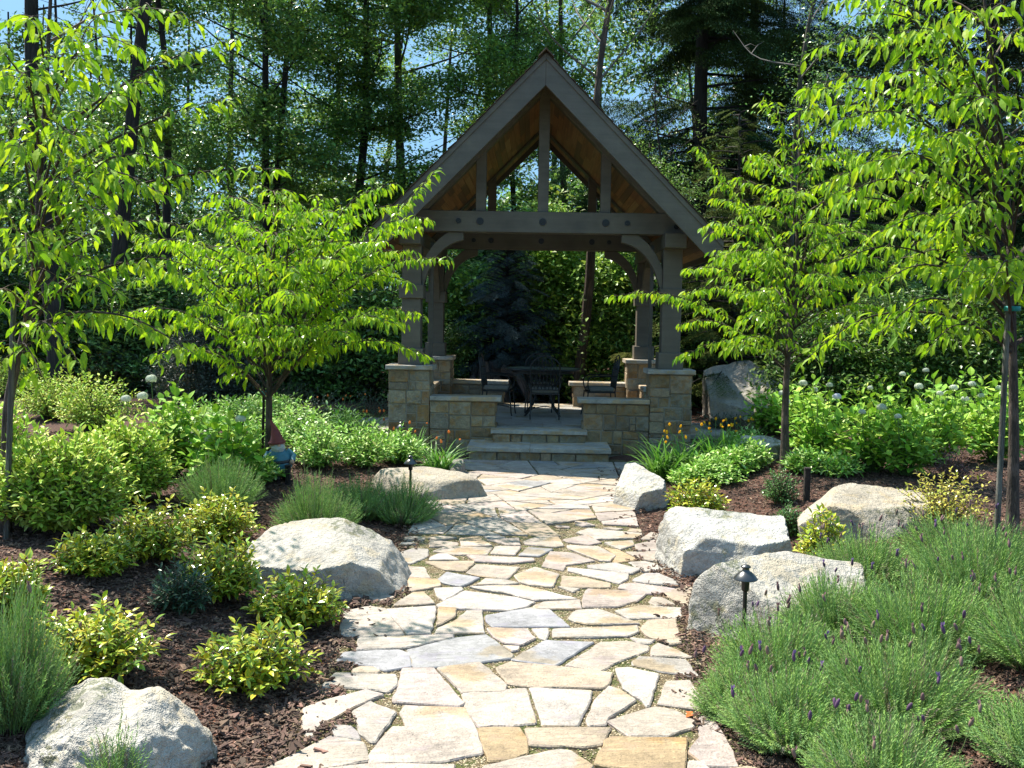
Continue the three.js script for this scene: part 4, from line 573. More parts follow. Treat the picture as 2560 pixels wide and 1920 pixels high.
thicket('leafy green bush right of the brown trunk', 1330, -21.1, 2.4, 3.6, [...G1, ...G2, ...G2]);
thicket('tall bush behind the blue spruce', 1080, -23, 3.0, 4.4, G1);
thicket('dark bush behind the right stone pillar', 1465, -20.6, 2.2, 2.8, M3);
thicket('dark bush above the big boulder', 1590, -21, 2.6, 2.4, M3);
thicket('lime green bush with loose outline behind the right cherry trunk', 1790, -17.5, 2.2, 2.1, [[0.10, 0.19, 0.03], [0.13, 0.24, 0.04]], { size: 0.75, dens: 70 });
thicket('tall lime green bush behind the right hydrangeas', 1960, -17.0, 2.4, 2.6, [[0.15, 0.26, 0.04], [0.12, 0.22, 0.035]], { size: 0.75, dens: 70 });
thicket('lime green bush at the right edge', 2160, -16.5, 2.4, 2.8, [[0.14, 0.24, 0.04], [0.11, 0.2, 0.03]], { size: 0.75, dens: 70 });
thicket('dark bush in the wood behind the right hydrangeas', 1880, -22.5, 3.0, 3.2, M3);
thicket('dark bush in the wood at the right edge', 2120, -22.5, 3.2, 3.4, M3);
// the far wood, one mass
{
  const r = rng(8181), w = thing('far_wood', 'mass of far trees closing the view behind the garden', 'wood'); w.userData.kind = 'stuff'; const trunks = [], mats = [[], []], cols = [[], []];
  for (let i = 0; i < 24; i++) { const z = -36 - 16 * r(), x = r.s() * 0.62 * -z, H = r.r(11, 18), b = V(x, groundHeight(x, z) - 0.2, z); trunks.push(tube([b, b.clone().add(V(r.s() * 0.3, H * 0.5, 0)), b.clone().add(V(r.s() * 0.8, H, 0))], [r.r(0.12, 0.24), 0.1, 0.03], 7, 0.5)); }
  part('trunks', merge(trunks), M_darkBark, w);
  let n = 0; while (n < 7500) { const z = -34 - 18 * r(), x = r.s() * 0.62 * -z, y = 16 * Math.pow(r(), 1.25); const f = nz(x * 0.22, y * 0.22, z * 0.1) + 0.5 * nz(x * 0.6, y * 0.6, z * 0.3); if (f < lerp(-0.8, 0.26, sst(y, 3.5, 9))) continue; const g = r.i(2); mats[g].push(MS(V(x, groundHeight(x, z) + y, z), r.r(0.8, 1.5), r() * 6.28)); cols[g].push(tintOf(M3[r.i(M3.length)], r, 0.3, 0.15)); n++; }
  SPb.forEach((g, i) => inst('foliage', g, M_leafDark, mats[i], cols[i], w));
}

// ================================================================ boulders
function boulder(label, pos, [w, h, d], turn, seed, { mat = 0, top = [0, 1, 0, 0.6], sides = 6, soft = 0.009, detail = 26, rough = 0.02, planes = [], saddle = 0, own = false } = {}) { // a broken rock: flat faces meeting in worn edges
  const r = rng(seed), P = [top, ...planes].map(([x, y, z, k]) => [V(x, y, z).normalize(), k]), side = [];
  if (!own) for (let i = 0; i < sides; i++) { const a = (i + 0.35 * r.s()) / sides * 2 * PI; P.push([V(Math.cos(a), r.r(-0.2, 0.28), Math.sin(a)).normalize(), r.r(0.82, 1.0)]); }
  for (let i = 0; i < (own ? 1 : 3); i++) { const a = r() * 6.28; P.push([V(Math.cos(a), r.r(0.7, 1.2), Math.sin(a)).normalize(), r.r(0.86, 0.98)]); }
  P.push([V(0, -1, 0), 0.5]);
  const g = new THREE.IcosahedronGeometry(1, detail), p = g.attributes.position, v = V(), o = V();
  for (let i = 0; i < p.count; i++) {
    v.fromBufferAttribute(p, i).normalize(); let s = 0; for (const [n, k] of P) { const c = v.dot(n); if (c > 0.02) s += Math.pow(c / k, 1 / soft); }
    let rad = Math.min(1.5, Math.pow(s, -soft)); o.copy(v).multiplyScalar(rad); rad *= 1 + rough * (2.2 * fbm(o.x * 1.7 + seed, o.y * 1.7, o.z * 1.7, 3) + 1.1 * fbm(o.x * 5, o.y * 5 + seed, o.z * 5, 3) + 0.7 * Math.abs(nz(o.x * 2.6, o.y * 7 + seed, o.z * 2.6)));
    const dip = 1 - saddle * Math.exp(-Math.pow((o.x - 0.05) / 0.20, 2)) * sst(v.y, 0, 0.5);
    p.setXYZ(i, v.x * rad * w / 2, v.y * rad * h * dip, v.z * rad * d / 2);
  }
  g.deleteAttribute('normal'); g.deleteAttribute('uv'); const c = toCreasedNormals(boxUV(g, 1, [seed * 0.37, seed * 0.61]), 0.5);
  const m = new THREE.Mesh(c, M_gran[mat]); m.name = numbered('boulder'); m.position.copy(pos); m.rotation.y = turn; scene.add(m); return tag(m, label, 'boulder');
}
const BP = (x, z, y = 0) => V(x, groundHeight(x, z) + y, z);
boulder('big pale flat-topped boulder on the left edge of the path with a dark broken side', BP(-1.46, -7.2, 0.0), [1.24, 0.475, 0.95], 0, 301, { own: true, top: [-0.10, 0.93, 0.26, 0.60], planes: [[0.42, -0.02, 0.9, 0.78], [-0.35, 0.1, 0.93, 0.84], [0.86, 0.42, 0.05, 0.80], [-0.97, 0.15, 0.1, 0.92], [0.1, 0.2, -0.97, 0.88], [-0.7, 0.1, -0.7, 0.98], [0.95, -0.1, 0.5, 0.95], [0.45, 0.75, 0.1, 0.70]], detail: 36, rough: 0.028 });
boulder('pale two-humped boulder with rounded tops in the bottom left corner', BP(-1.70, -4.2, -0.04), [0.82, 0.38, 0.74], 0.1, 302, { top: [0, 1, 0.1, 0.92], soft: 0.08, rough: 0.06, sides: 7, planes: [[-0.6, 0.75, 0.2, 0.80], [0.55, 0.8, 0.15, 0.84], [0.98, 0.0, 0.3, 0.9]], saddle: 0.22, detail: 38 });
boulder('pale blocky boulder at the right edge of the path beside the yellow daylilies', BP(1.13, -10.65, -0.03), [0.62, 0.44, 0.56], 0, 303, { own: true, mat: 3, top: [-0.1, 0.92, 0.3, 0.80], planes: [[0.2, -0.25, 0.95, 0.78], [-0.8, 0.3, 0.55, 0.78], [0.95, 0.1, 0.2, 0.85], [-0.9, 0.1, -0.4, 0.9], [0.1, 0.1, -1, 0.85], [-0.5, 0.75, 0.35, 0.78]] });
boulder('long pale boulder with an undercut dark face on the right of the path', BP(1.53, -7.9, 0.0), [0.97, 0.41, 0.66], 0, 304, { own: true, mat: 3, top: [0.05, 0.95, 0.24, 0.72], planes: [[0.30, -0.42, 0.86, 0.66], [-0.45, -0.1, 0.9, 0.80], [-0.97, 0.06, 0.2, 0.90], [1, 0.2, 0.1, 0.98], [0.1, 0.1, -1, 0.85], [-0.2, 0.42, 0.9, 0.84], [0.5, 0.2, 0.8, 0.9]], detail: 34, rough: 0.03 });
boulder('long pale slab boulder behind the lamp near the lavender', BP(1.53, -6.32, -0.02), [1.22, 0.52, 0.76], 0, 305, { own: true, top: [0.17, 0.94, 0.30, 0.60], planes: [[-0.74, 0.26, 0.62, 0.66], [0.22, -0.42, 0.88, 0.66], [1, 0.02, 0.1, 0.90], [0.0, 0.15, -1, 0.84], [-0.95, 0.1, -0.35, 0.88], [0.75, 0.1, 0.7, 0.98]], detail: 36, rough: 0.03 });
boulder('low tan boulder between the golden shrub and the upright green shrub', BP(2.74, -8.5, -0.03), [1.10, 0.35, 0.7], 0.1, 306, { mat: 1, top: [0.05, 0.95, 0.2, 0.78] });
boulder('low tan flat boulder behind the lavender on the left of the path', BP(-1.17, -11.1, 0.0), [1.22, 0.34, 0.9], 0.1, 307, { mat: 1, top: [0.08, 0.95, 0.15, 0.82], soft: 0.04 });
boulder('small grey round stone where the path meets the daylilies', BP(-0.93, -12.7, 0.0), [0.26, 0.22, 0.26], 0.4, 308, { mat: 2, top: [0, 1, 0, 0.95], soft: 0.1, detail: 12 });
boulder('huge grey rock behind the right stone pillar, dappled with shade', BP(3.85, -18.4, 0.0), [1.75, 0.80, 1.3], 0.0, 309, { own: true, top: [-0.15, 0.85, 0.45, 0.66], planes: [[0.45, -0.4, 0.8, 0.72], [0.92, 0.22, 0.3, 0.86], [-0.6, 0.1, 0.75, 0.9], [-1, 0, 0, 0.9], [0, 0, -1, 0.9], [0.5, 0.8, 0.3, 0.74]], detail: 30, mat: 0 });
{ const p = G(475, 862); boulder('grey rounded rock among the orange tipped shrubs at the back left', V(p.x, p.y + 0.16, p.z), [0.86, 0.50, 0.6], 0.1, 310, { mat: 2, top: [0, 1, 0, 0.92], soft: 0.06, detail: 18 }); }
{ const p = G(1655, 992); boulder('white low rock behind the right cherry trunk', V(p.x - 0.02, p.y + 0.02, p.z - 0.1), [0.55, 0.28, 0.45], 0.2, 311, { mat: 3, top: [0, 0.95, 0.25, 0.8], detail: 16 }); }
{ const p = G(418, 985); boulder('small pale stone hidden in the green leaves left of the gnome', V(p.x, p.y + 0.1, p.z), [0.28, 0.24, 0.3], 0.2, 312, { mat: 0, top: [0, 1, 0, 0.8], detail: 12 }); }

// ================================================================ bed plants
const M_stem = std({ color: C(0.12, 0.085, 0.05), roughness: 0.85 }), M_greenStem = std({ color: C(0.10, 0.17, 0.04), roughness: 0.7 });
const shrubKinds = {
  euonymus: { geo: [0, 1].map((i) => leafGeo(0.060 - 0.008 * i, 0.024, { fold: 0.3, curl: 0.5 - i * 0.3, edge: [1.35, 1.15, 0.5], mid: [0.62, 0.9, 0.7] })), mat: leafMat({ t: 0.16, coat: 1, cr: 0.2, vc: true }), tone: [[0.36, 0.40, 0.025], [0.44, 0.44, 0.035], [0.27, 0.36, 0.025], [0.17, 0.28, 0.025], [0.46, 0.40, 0.04]], shoots: 90, per: 18, lean: 0.8 },
  dark: { geo: [leafGeo(0.055, 0.016, { fold: 0.3, curl: 0.3 })], mat: leafMat({ t: 0.25, coat: 0.8, cr: 0.3 }), tone: [[0.035, 0.085, 0.035], [0.05, 0.115, 0.045], [0.03, 0.07, 0.03]], shoots: 60, per: 16, lean: 0.7 },
  globe: { geo: [leafGeo(0.034, 0.015, { fold: 0.3, curl: 0.3 })], mat: leafMat({ t: 0.3, coat: 0.6, cr: 0.3 }), tone: [[0.07, 0.19, 0.035], [0.10, 0.24, 0.045], [0.055, 0.15, 0.03]], shoots: 90, per: 14, lean: 0.7 },
  gold: { geo: [leafGeo(0.04, 0.019, { fold: 0.25, curl: 0.3 })], mat: leafMat({ t: 0.3, coat: 0.7, cr: 0.25 }), tone: [[0.48, 0.46, 0.05], [0.56, 0.52, 0.08], [0.36, 0.40, 0.04], [0.62, 0.55, 0.12]], shoots: 80, per: 16, lean: 0.8 },
  spirea: { geo: [leafGeo(0.068, 0.031, { fold: 0.2, curl: 0.4 }), leafGeo(0.060, 0.029, { fold: 0.35, curl: 0.2 })], mat: leafMat({ t: 0.18, coat: 0.25, cr: 0.35 }), tone: [[0.37, 0.53, 0.05], [0.48, 0.60, 0.08], [0.26, 0.45, 0.04], [0.56, 0.62, 0.14]], shoots: 170, per: 18, lean: 0.75 },
  orange: { geo: [leafGeo(0.05, 0.022, { fold: 0.2, curl: 0.3 })], mat: leafMat({ t: 0.35, coat: 0.4, cr: 0.4 }), tone: [[0.30, 0.17, 0.04], [0.34, 0.25, 0.05], [0.22, 0.24, 0.04], [0.36, 0.13, 0.05]], shoots: 80, per: 15, lean: 0.8 },
  purple: { geo: [leafGeo(0.06, 0.028, { fold: 0.2, curl: 0.3 })], mat: leafMat({ t: 0.3, coat: 0.4, cr: 0.4 }), tone: [[0.14, 0.05, 0.06], [0.18, 0.08, 0.08], [0.09, 0.05, 0.045]], shoots: 70, per: 13, lean: 0.8 },
  cover: { geo: [leafGeo(0.075, 0.030, { fold: 0.2, curl: 0.35 }), leafGeo(0.065, 0.03, { fold: 0.3, curl: 0.15 })], mat: leafMat({ t: 0.24, coat: 0.4, cr: 0.3 }), tone: [[0.24, 0.46, 0.05], [0.33, 0.54, 0.10], [0.18, 0.38, 0.04], [0.46, 0.60, 0.22]], shoots: 110, per: 13, lean: 0.9 },
  hydrangea: { geo: [leafGeo(0.125, 0.075, { fold: 0.2, curl: 0.35, stalk: 0.02 }), leafGeo(0.105, 0.068, { fold: 0.3, curl: 0.2, stalk: 0.02 })], mat: leafMat({ t: 0.28, coat: 0.35, cr: 0.4 }), tone: [[0.23, 0.45, 0.03], [0.31, 0.52, 0.05], [0.18, 0.38, 0.025], [0.38, 0.56, 0.07]], shoots: 44, per: 9, lean: 1.0 },
};
function shrub(name, label, kind, pos, w, h, seed, o = {}) {
  const K = shrubKinds[kind], r = rng(seed), t = thing(name, label, 'shrub', pos.toArray(), 0, o.group), stems = [], mats = K.geo.map(() => []), cols = K.geo.map(() => []), dd = (o.depth ?? w) / 2, N = Math.round((o.shoots ?? K.shoots));
  for (let i = 0; i < N; i++) {
    const a = i * 2.39996 + r.s() * 0.3, q = Math.sqrt((i + 0.5) / N), el = Math.cos(q * PI / 2 * 0.96), R1 = r.r(0.78, 1.08) * (1 + 0.22 * nz(Math.cos(a) * 1.3 + seed, Math.sin(a) * 1.3, q)), e = V(Math.cos(a) * w / 2 * Math.sin(q * PI / 2) * R1, Math.max(0.05, (0.16 + 0.84 * el) * h * R1), Math.sin(a) * dd * Math.sin(q * PI / 2) * R1), b = V(r.s() * 0.05, -0.04, r.s() * 0.05);
    const c = curve([b, V(e.x * 0.45, e.y * 0.55, e.z * 0.45), e], 6); stems.push(tube(c, (u) => lerp(0.006, 0.0018, u) * (o.thick ?? 1), 4));
    for (let k = 0; k < K.per; k++) {
      const u = 1 - Math.pow(k / K.per, 1.15) * 0.72, x = u * 5.999, ix = Math.floor(x), p = c[ix].clone().lerp(c[ix + 1], x - ix), tg = V().subVectors(c[ix + 1], c[ix]).normalize(), f = k * 2.39996 + i, s = V(Math.cos(f), 0, Math.sin(f)).addScaledVector(tg, -tg.dot(V(Math.cos(f), 0, Math.sin(f)))).normalize(), d = s.multiplyScalar(K.lean).addScaledVector(tg, k === 0 ? 2 : r.r(0.2, 0.7)).add(V(0, r.r(-0.1, 0.25), 0)), g = r.i(K.geo.length), sc = r.r(0.7, 1.2) * (o.leaf ?? 1);
      mats[g].push(MX(p, d, V(r.s() * 0.35, 1, r.s() * 0.35), sc, sc, sc)); cols[g].push(tintOf(K.tone[r.i(K.tone.length)], r, 0.2, 0.12));
    }
  }
  part('stem', merge(stems), kind === 'hydrangea' || kind === 'cover' ? M_greenStem : M_stem, t); K.geo.forEach((g, i) => inst('foliage', g, K.mat, mats[i], cols[i], t)); return t;
}
let SEED = 5000; const px = (dx, dy, w, h) => { const p = G(dx, dy), d = -p.z; return [p, pxm(w, d), pxm(h, d) * 0.92]; };
const bush = (name, label, kind, dx, dy, w, h, o = {}) => { const [p, W, H] = px(dx, dy, w, h); return shrub(name, label, kind, p, W * (kind === 'euonymus' ? 1.1 : 0.97), H * 1.04, SEED++, o); };
// glossy yellow-green shrubs in the left bed
bush('euonymus_shrub', 'glossy yellow green shrub standing alone below the big spirea', 'euonymus', 205, 1240, 160, 98);
bush('euonymus_shrub', 'tallest glossy yellow green shrub, at the back left of the group', 'euonymus', 330, 1212, 175, 145);
bush('euonymus_shrub', 'glossy yellow green shrub in front of the left lavender', 'euonymus', 470, 1168, 160, 108);
bush('euonymus_shrub', 'glossy yellow green shrub touching the left end of the big flat-topped boulder', 'euonymus', 480, 1292, 180, 145);
bush('euonymus_shrub', 'glossy yellow green shrub in front of the big flat-topped boulder', 'euonymus', 645, 1348, 195, 118);
bush('euonymus_shrub', 'glossy green shrub nearest the path, below the one at the boulder', 'euonymus', 545, 1482, 240, 145, { shoots: 80 });
bush('euonymus_shrub', 'shaded glossy green shrub above the two-humped boulder', 'euonymus', 205, 1455, 250, 165, { shoots: 85 });
bush('euonymus_shrub', 'glossy yellow green shrub cut by the left edge of the picture', 'euonymus', 25, 1345, 140, 145);
bush('dark_shrub', 'small dark blue green shrub amid the glossy yellow green ones', 'dark', 392, 1322, 140, 112);
bush('euonymus_shrub', 'round yellow green shrub behind the long boulder with the dark face', 'euonymus', 1505, 1122, 120, 88);
bush('euonymus_shrub', 'upright yellow green shrub in front of the low tan boulder on the right', 'euonymus', 1775, 1228, 105, 140, { shoots: 50 });
bush('globe_shrub', 'round dark green shrub below the right cherry trunk', 'globe', 1685, 1090, 84, 78);
bush('globe_shrub', 'round bright green shrub at the end of the long boulder', 'globe', 1703, 1158, 80, 74);
bush('gold_shrub', 'golden yellow shrub near the stake of the right cherry tree', 'gold', 2035, 1138, 215, 135);
// the big spirea on the left, and the shrubs round it
bush('spirea_shrub', 'tall yellow green spirea at the left, its lower side in deep shade', 'spirea', 130, 1150, 290, 235, { shoots: 600 });
bush('spirea_shrub', 'lower yellow green spirea right of the tall one', 'spirea', 270, 1085, 235, 195, { shoots: 420 });
bush('spirea_shrub', 'spirea at the left edge behind the cherry trunk', 'spirea', -20, 1120, 230, 265, { shoots: 360 });
const heads = (() => { const r = rng(66), pos = [], nrm = V(), a = V(), b = V(); for (let i = 0; i < 95; i++) { const y = 1 - 1.55 * (i + 0.5) / 95, q = Math.sqrt(1 - y * y), f = i * 2.39996; nrm.set(Math.cos(f) * q, y, Math.sin(f) * q); a.crossVectors(nrm, V(r.s(), r.s(), r.s())).normalize(); b.crossVectors(nrm, a); const c = nrm.clone().multiplyScalar(0.066 * r.r(0.92, 1.08)); c.y *= 0.8; for (let k = 0; k < 4; k++) { const t0 = k * PI / 2 + r.s() * 0.15, d = a.clone().multiplyScalar(Math.cos(t0)).addScaledVector(b, Math.sin(t0)), s = a.clone().multiplyScalar(-Math.sin(t0)).addScaledVector(b, Math.cos(t0)), l = 0.0135, m = c.clone().addScaledVector(d, l * 0.6); const L1 = m.clone().addScaledVector(s, l * 0.5).addScaledVector(nrm, 0.002), L2 = m.clone().addScaledVector(s, -l * 0.5).addScaledVector(nrm, 0.002), e = c.clone().addScaledVector(d, l * 1.15); pos.push(...c, ...L2, ...L1, ...L1, ...L2, ...e); } } const g = new THREE.BufferGeometry(); g.setAttribute('position', new THREE.Float32BufferAttribute(pos, 3)); return g; })();
const M_white = leafMat({ t: 0.3, coat: 0 }), M_bluish = leafMat({ t: 0.3, coat: 0 }); M_white.color.setRGB(0.56, 0.60, 0.50); M_bluish.color.setRGB(0.56, 0.58, 0.72);
function hydrangea(label, dx, dy, w, h, blooms, o = {}) {
  const t = bush('hydrangea_shrub', label, 'hydrangea', dx, dy, w, h, { shoots: Math.round(34 + w * h / 900), thick: 1.3, ...o }), r = rng(SEED), p = t.position;
  for (const [bx0, by0, blue] of blooms) { const q = AT(bx0, by0, p.z + r.r(-0.1, 0.28)).sub(p), f = sub('flower_head', t); f.position.copy(q); part('florets', heads, blue ? M_bluish : M_white, f).scale.setScalar(r.r(0.55, 0.8)); part('stalk', tube([V(-q.x * 0.25, -q.y * 0.45, -q.z * 0.25), V(-q.x * 0.05, -q.y * 0.2, 0), V(0, 0, 0)], 0.004, 5), M_greenStem, f); }
  return t;
}
hydrangea('hydrangea with two white flower heads standing above the left shrubs', 375, 1030, 150, 195, [[327, 819], [308, 856], [272, 862]]);
hydrangea('large-leaved green hydrangea left of the gnome', 485, 1050, 180, 175, [[455, 948], [520, 905]]);
hydrangea('hydrangea right behind the right cherry trunk with three pale flower heads', 1768, 1000, 165, 165, [[1735, 828, 0], [1792, 832, 0], [1808, 857, 1], [1700, 868, 0]]);
hydrangea('hydrangea with leafy round base in the middle of the right bed', 1880, 1020, 165, 175, [[1862, 890, 0], [1905, 880, 0]]);
hydrangea('pale flowered hydrangea behind the dark red plant', 2015, 1000, 165, 180, [[1985, 835, 0], [2030, 850, 0], [2060, 838, 0], [2085, 862, 0]]);
hydrangea('hydrangea at the right edge behind the cherry stake', 2150, 1000, 160, 190, [[2120, 855, 0], [2158, 838, 0]]);
hydrangea('small hydrangea farther back left of the right cherry trunk', 1665, 935, 110, 100, [[1612, 905, 0], [1655, 880, 0]]);
hydrangea('hydrangea at the back of the right bed below the lime bush', 1900, 930, 190, 130, [[1950, 808, 0], [1880, 838, 0], [2000, 800, 0]]);
// groundcover with light leaves
const cover = (label, dx, dy, w, h) => bush('groundcover_plant', label, 'cover', dx, dy, w, h, { depth: pxm(w, -G(dx, dy).z) * 1.3 });
cover('light green leafy groundcover just right of the gnome', 690, 1010, 150, 115); cover('light green leafy groundcover right of the first clump by the gnome', 785, 1008, 140, 100); cover('light green leafy groundcover next to the left daylilies', 862, 1000, 120, 78); cover('light green leafy groundcover left of the gnome tree', 560, 985, 140, 105); cover('light green leafy groundcover behind the gnome', 640, 955, 150, 95); cover('light green leafy groundcover in the middle of the left bed', 745, 950, 150, 75); cover('light green leafy groundcover far back near the grey rock', 580, 900, 150, 60);
cover('light green groundcover in front of the yellow daylilies', 1540, 1042, 150, 70); cover('light green groundcover behind the white low rock', 1605, 985, 120, 60); cover('light green groundcover beside the right cherry trunk', 1740, 1020, 90, 50); cover('light green groundcover along the mulch left of the white low rock', 1610, 1010, 120, 66);
bush('orange_spirea', 'orange tipped spirea at the back left, left of the grey rock', 'orange', 405, 862, 140, 100); bush('orange_spirea', 'orange tipped spirea behind the gnome tree', 'orange', 548, 860, 130, 105); bush('orange_spirea', 'orange tipped spirea far left behind the yellow spirea', 'orange', 240, 850, 170, 98); bush('orange_spirea', 'reddish orange shrub at the far left edge', 'orange', 110, 830, 120, 60);
bush('spirea_shrub', 'yellow green spirea behind the tall one, near the white flower heads', 'spirea', 205, 930, 190, 130, { shoots: 150 }); bush('spirea_shrub', 'yellow green spirea at the back left under the cherry leaves', 'spirea', 110, 905, 180, 115, { shoots: 140 }); bush('spirea_shrub', 'bright yellow green shrub far back at the left edge', 'spirea', 20, 860, 150, 95, { shoots: 120 });
cover('light green groundcover between the hydrangeas on the left', 415, 945, 150, 85); cover('light green groundcover at the back of the left bed', 500, 920, 150, 70); cover('light green leafy groundcover below the big-leaved hydrangea', 560, 1040, 90, 50);
bush('orange_spirea', 'orange tipped spirea behind the white hydrangea heads', 'orange', 320, 842, 150, 100); bush('orange_spirea', 'yellowish spirea between the grey rock and the gnome tree', 'orange', 480, 835, 140, 60);
bush('dark_shrub', 'dark leafy plant in the shade behind the groundcover', 'dark', 620, 870, 150, 60); bush('dark_shrub', 'dark leafy plant at the edge of the wood left of the pavilion', 'dark', 700, 845, 170, 70); bush('woodland_shrub', 'green leafy plant at the edge of the wood behind the rock', 'globe', 560, 830, 160, 60, { leaf: 1.4 });
cover('light green groundcover under the yellow daylilies', 1490, 1050, 90, 45); cover('light green groundcover left of the white low rock', 1590, 1022, 110, 58); cover('light green groundcover in front of the hydrangeas', 1800, 1025, 120, 48);
hydrangea('leafy hydrangea between the round one and the pale flowered one', 1955, 1025, 140, 150, [[1940, 900, 0]]); hydrangea('leafy hydrangea in the second row behind the right cherry trunk', 1735, 945, 150, 130, [[1690, 850, 0], [1760, 842, 0]]); hydrangea('leafy hydrangea in the second row behind the dark red plant', 2060, 955, 170, 140, [[2030, 860, 0], [2100, 830, 0]]); hydrangea('leafy hydrangea at the back of the right edge', 2190, 950, 150, 160, [[2175, 850, 0]]);
bush('astilbe_plant', 'purple leaved plant in the shade left of the left pillar', 'purple', 755, 858, 110, 62); bush('barberry_shrub', 'small dark red shrub in front of the right hydrangeas', 'purple', 2052, 1044, 85, 78, { shoots: 60, leaf: 0.6 });
bush('dark_shrub', 'low dark green plant in front of the purple leaved plant', 'dark', 690, 905, 150, 60); bush('dark_shrub', 'low dark green plant beside the left pillar', 'dark', 800, 905, 120, 62); bush('dark_shrub', 'low dark plant under the huge grey rock', 'dark', 1560, 925, 150, 36);
// lavender
const lavStem = (() => { const r = rng(12), pos = []; const tri = (...a) => pos.push(...a); tri(-0.004, 0, 0, 0.004, 0, 0, 0, 1, 0); tri(0, 0, -0.004, 0, 0, 0.004, 0, 1, 0); for (let i = 0; i < 22; i++) { const y = 0.25 + 0.73 * i / 22, a = i * 2.3, l = 0.10 * (1.15 - 0.6 * y), c = Math.cos(a), s = Math.sin(a), w = 0.0075; tri(-s * w, y, c * w, s * w, y, -c * w, c * l * 0.55, y + l, s * l * 0.55); } const g = new THREE.BufferGeometry(); g.setAttribute('position', new THREE.Float32BufferAttribute(pos, 3)); return g; })();
const M_lav = leafMat({ t: 0.24, coat: 0 }), lavTone = [[0.21, 0.34, 0.10], [0.26, 0.40, 0.115], [0.17, 0.29, 0.095], [0.24, 0.42, 0.085], [0.24, 0.20, 0.13]];
const lavHead = new THREE.SphereGeometry(1, 8, 7).scale(0.0075, 0.019, 0.0075), lavBract = merge([leafGeo(0.022, 0.010), leafGeo(0.022, 0.010).rotateY(2.1).rotateX(-0.35), leafGeo(0.024, 0.011).rotateY(4.2).rotateX(0.3)]).translate(0, 0.014, 0);
const M_head = [[0.10, 0.045, 0.10], [0.16, 0.085, 0.085], [0.20, 0.125, 0.095]].map((c) => std({ color: C(...c), roughness: 0.85 })), M_bract = leafMat({ t: 0.4, coat: 0 }); M_bract.color.setRGB(0.25, 0.16, 0.36); const M_bractDry = leafMat({ t: 0.3, coat: 0 }); M_bractDry.color.setRGB(0.26, 0.15, 0.15);
function lavender(label, pos, w, h, seed, { n = 420, heads: nh = 0, depth = w, group } = {}) {
  const t = thing('lavender_plant', label, 'lavender', pos.toArray(), 0, group), r = rng(seed), mats = [], cols = [], woody = [];
  for (let i = 0; i < n; i++) { const a = r() * 2 * PI, q = Math.sqrt(r()), out = q * 0.95, tip = V(Math.cos(a) * w / 2 * out, h * (0.98 - 0.52 * q * q) * r.r(0.62, 1.15) * (1 + 0.45 * nz(Math.cos(a) * q * 2.1 + seed, Math.sin(a) * q * 2.1, seed)), Math.sin(a) * depth / 2 * out), b = V(tip.x * 0.5 + r.s() * 0.02, r.r(0.0, 0.12) * h, tip.z * 0.5 + r.s() * 0.02), d = tip.clone().sub(b), l = d.length(), s = 0.32 * r.r(0.8, 1.2); mats.push(MX(b, d.add(V(r.s() * 0.05, 0, r.s() * 0.05)), V(r.s(), 0.2, r.s()), s, l, s)); cols.push(tintOf(lavTone[r() < 0.09 ? 4 : r.i(4)], r, 0.22, 0.1)); }
  for (let i = 0; i < 12; i++) { const a = i * 2.4; woody.push(tube([V(0, -0.03, 0), V(Math.cos(a) * w * 0.12, h * 0.15, Math.sin(a) * depth * 0.12), V(Math.cos(a) * w * 0.3, h * 0.42, Math.sin(a) * depth * 0.3)], [0.008, 0.006, 0.003], 5)); }
  part('stem', merge(woody), M_greyTwig, t); inst('foliage', lavStem, M_lav, mats, cols, t);
  for (let i = 0; i < nh; i++) { const a = r() * 2 * PI, q = Math.sqrt(r()), top = V(Math.cos(a) * w / 2 * q * 1.08, h * (1.0 - 0.5 * q * q) + r.r(0.03, 0.13), Math.sin(a) * depth / 2 * q * 1.08), low = V(top.x * 0.8, top.y - r.r(0.14, 0.22), top.z * 0.8), f = sub('flower_stalk', t), dry = r() < 0.7; part('stalk', tube([low, low.clone().lerp(top, 0.5).add(V(r.s() * 0.01, 0, r.s() * 0.01)), top], 0.0013, 4), M_greenStem, f); const hd = part('flower_head', lavHead, M_head[dry ? 1 + r.i(2) : 0], f); hd.position.copy(top); hd.rotation.set(r.s() * 0.4, 0, r.s() * 0.4); const k = r.r(0.8, 1.25); hd.scale.set(k, k, k); if (r() < 0.55) { const bt = part('bract', lavBract, dry ? M_bractDry : M_bract, f); bt.position.copy(top); bt.rotation.copy(hd.rotation); bt.rotation.y = r() * 6; } }
  return t;
}
const LV = (x, z) => V(x, groundHeight(x, z), z);
lavender('grey green lavender clump in front of the left hydrangea', G(475, 1103), 0.86, 0.46, 41, { n: 1000 });
lavender('grey green lavender clump right of the gnome, nearest the flat-topped boulder', G(685, 1165), 0.84, 0.52, 42, { n: 1000 });
lavender('grey green lavender clump leaning over the left edge of the path', G(865, 1130), 0.9, 0.36, 43, { n: 1000 });
lavender('grey green lavender between the two clumps right of the gnome', G(775, 1120), 0.75, 0.42, 49, { n: 800 });
lavender('tall soft green lavender in the bottom left corner', LV(-2.22, -4.3), 0.62, 0.55, 44, { n: 900, heads: 2 });
lavender('small sprig of lavender in front of the two-humped boulder', LV(-1.58, -3.85), 0.30, 0.30, 45, { n: 120 });
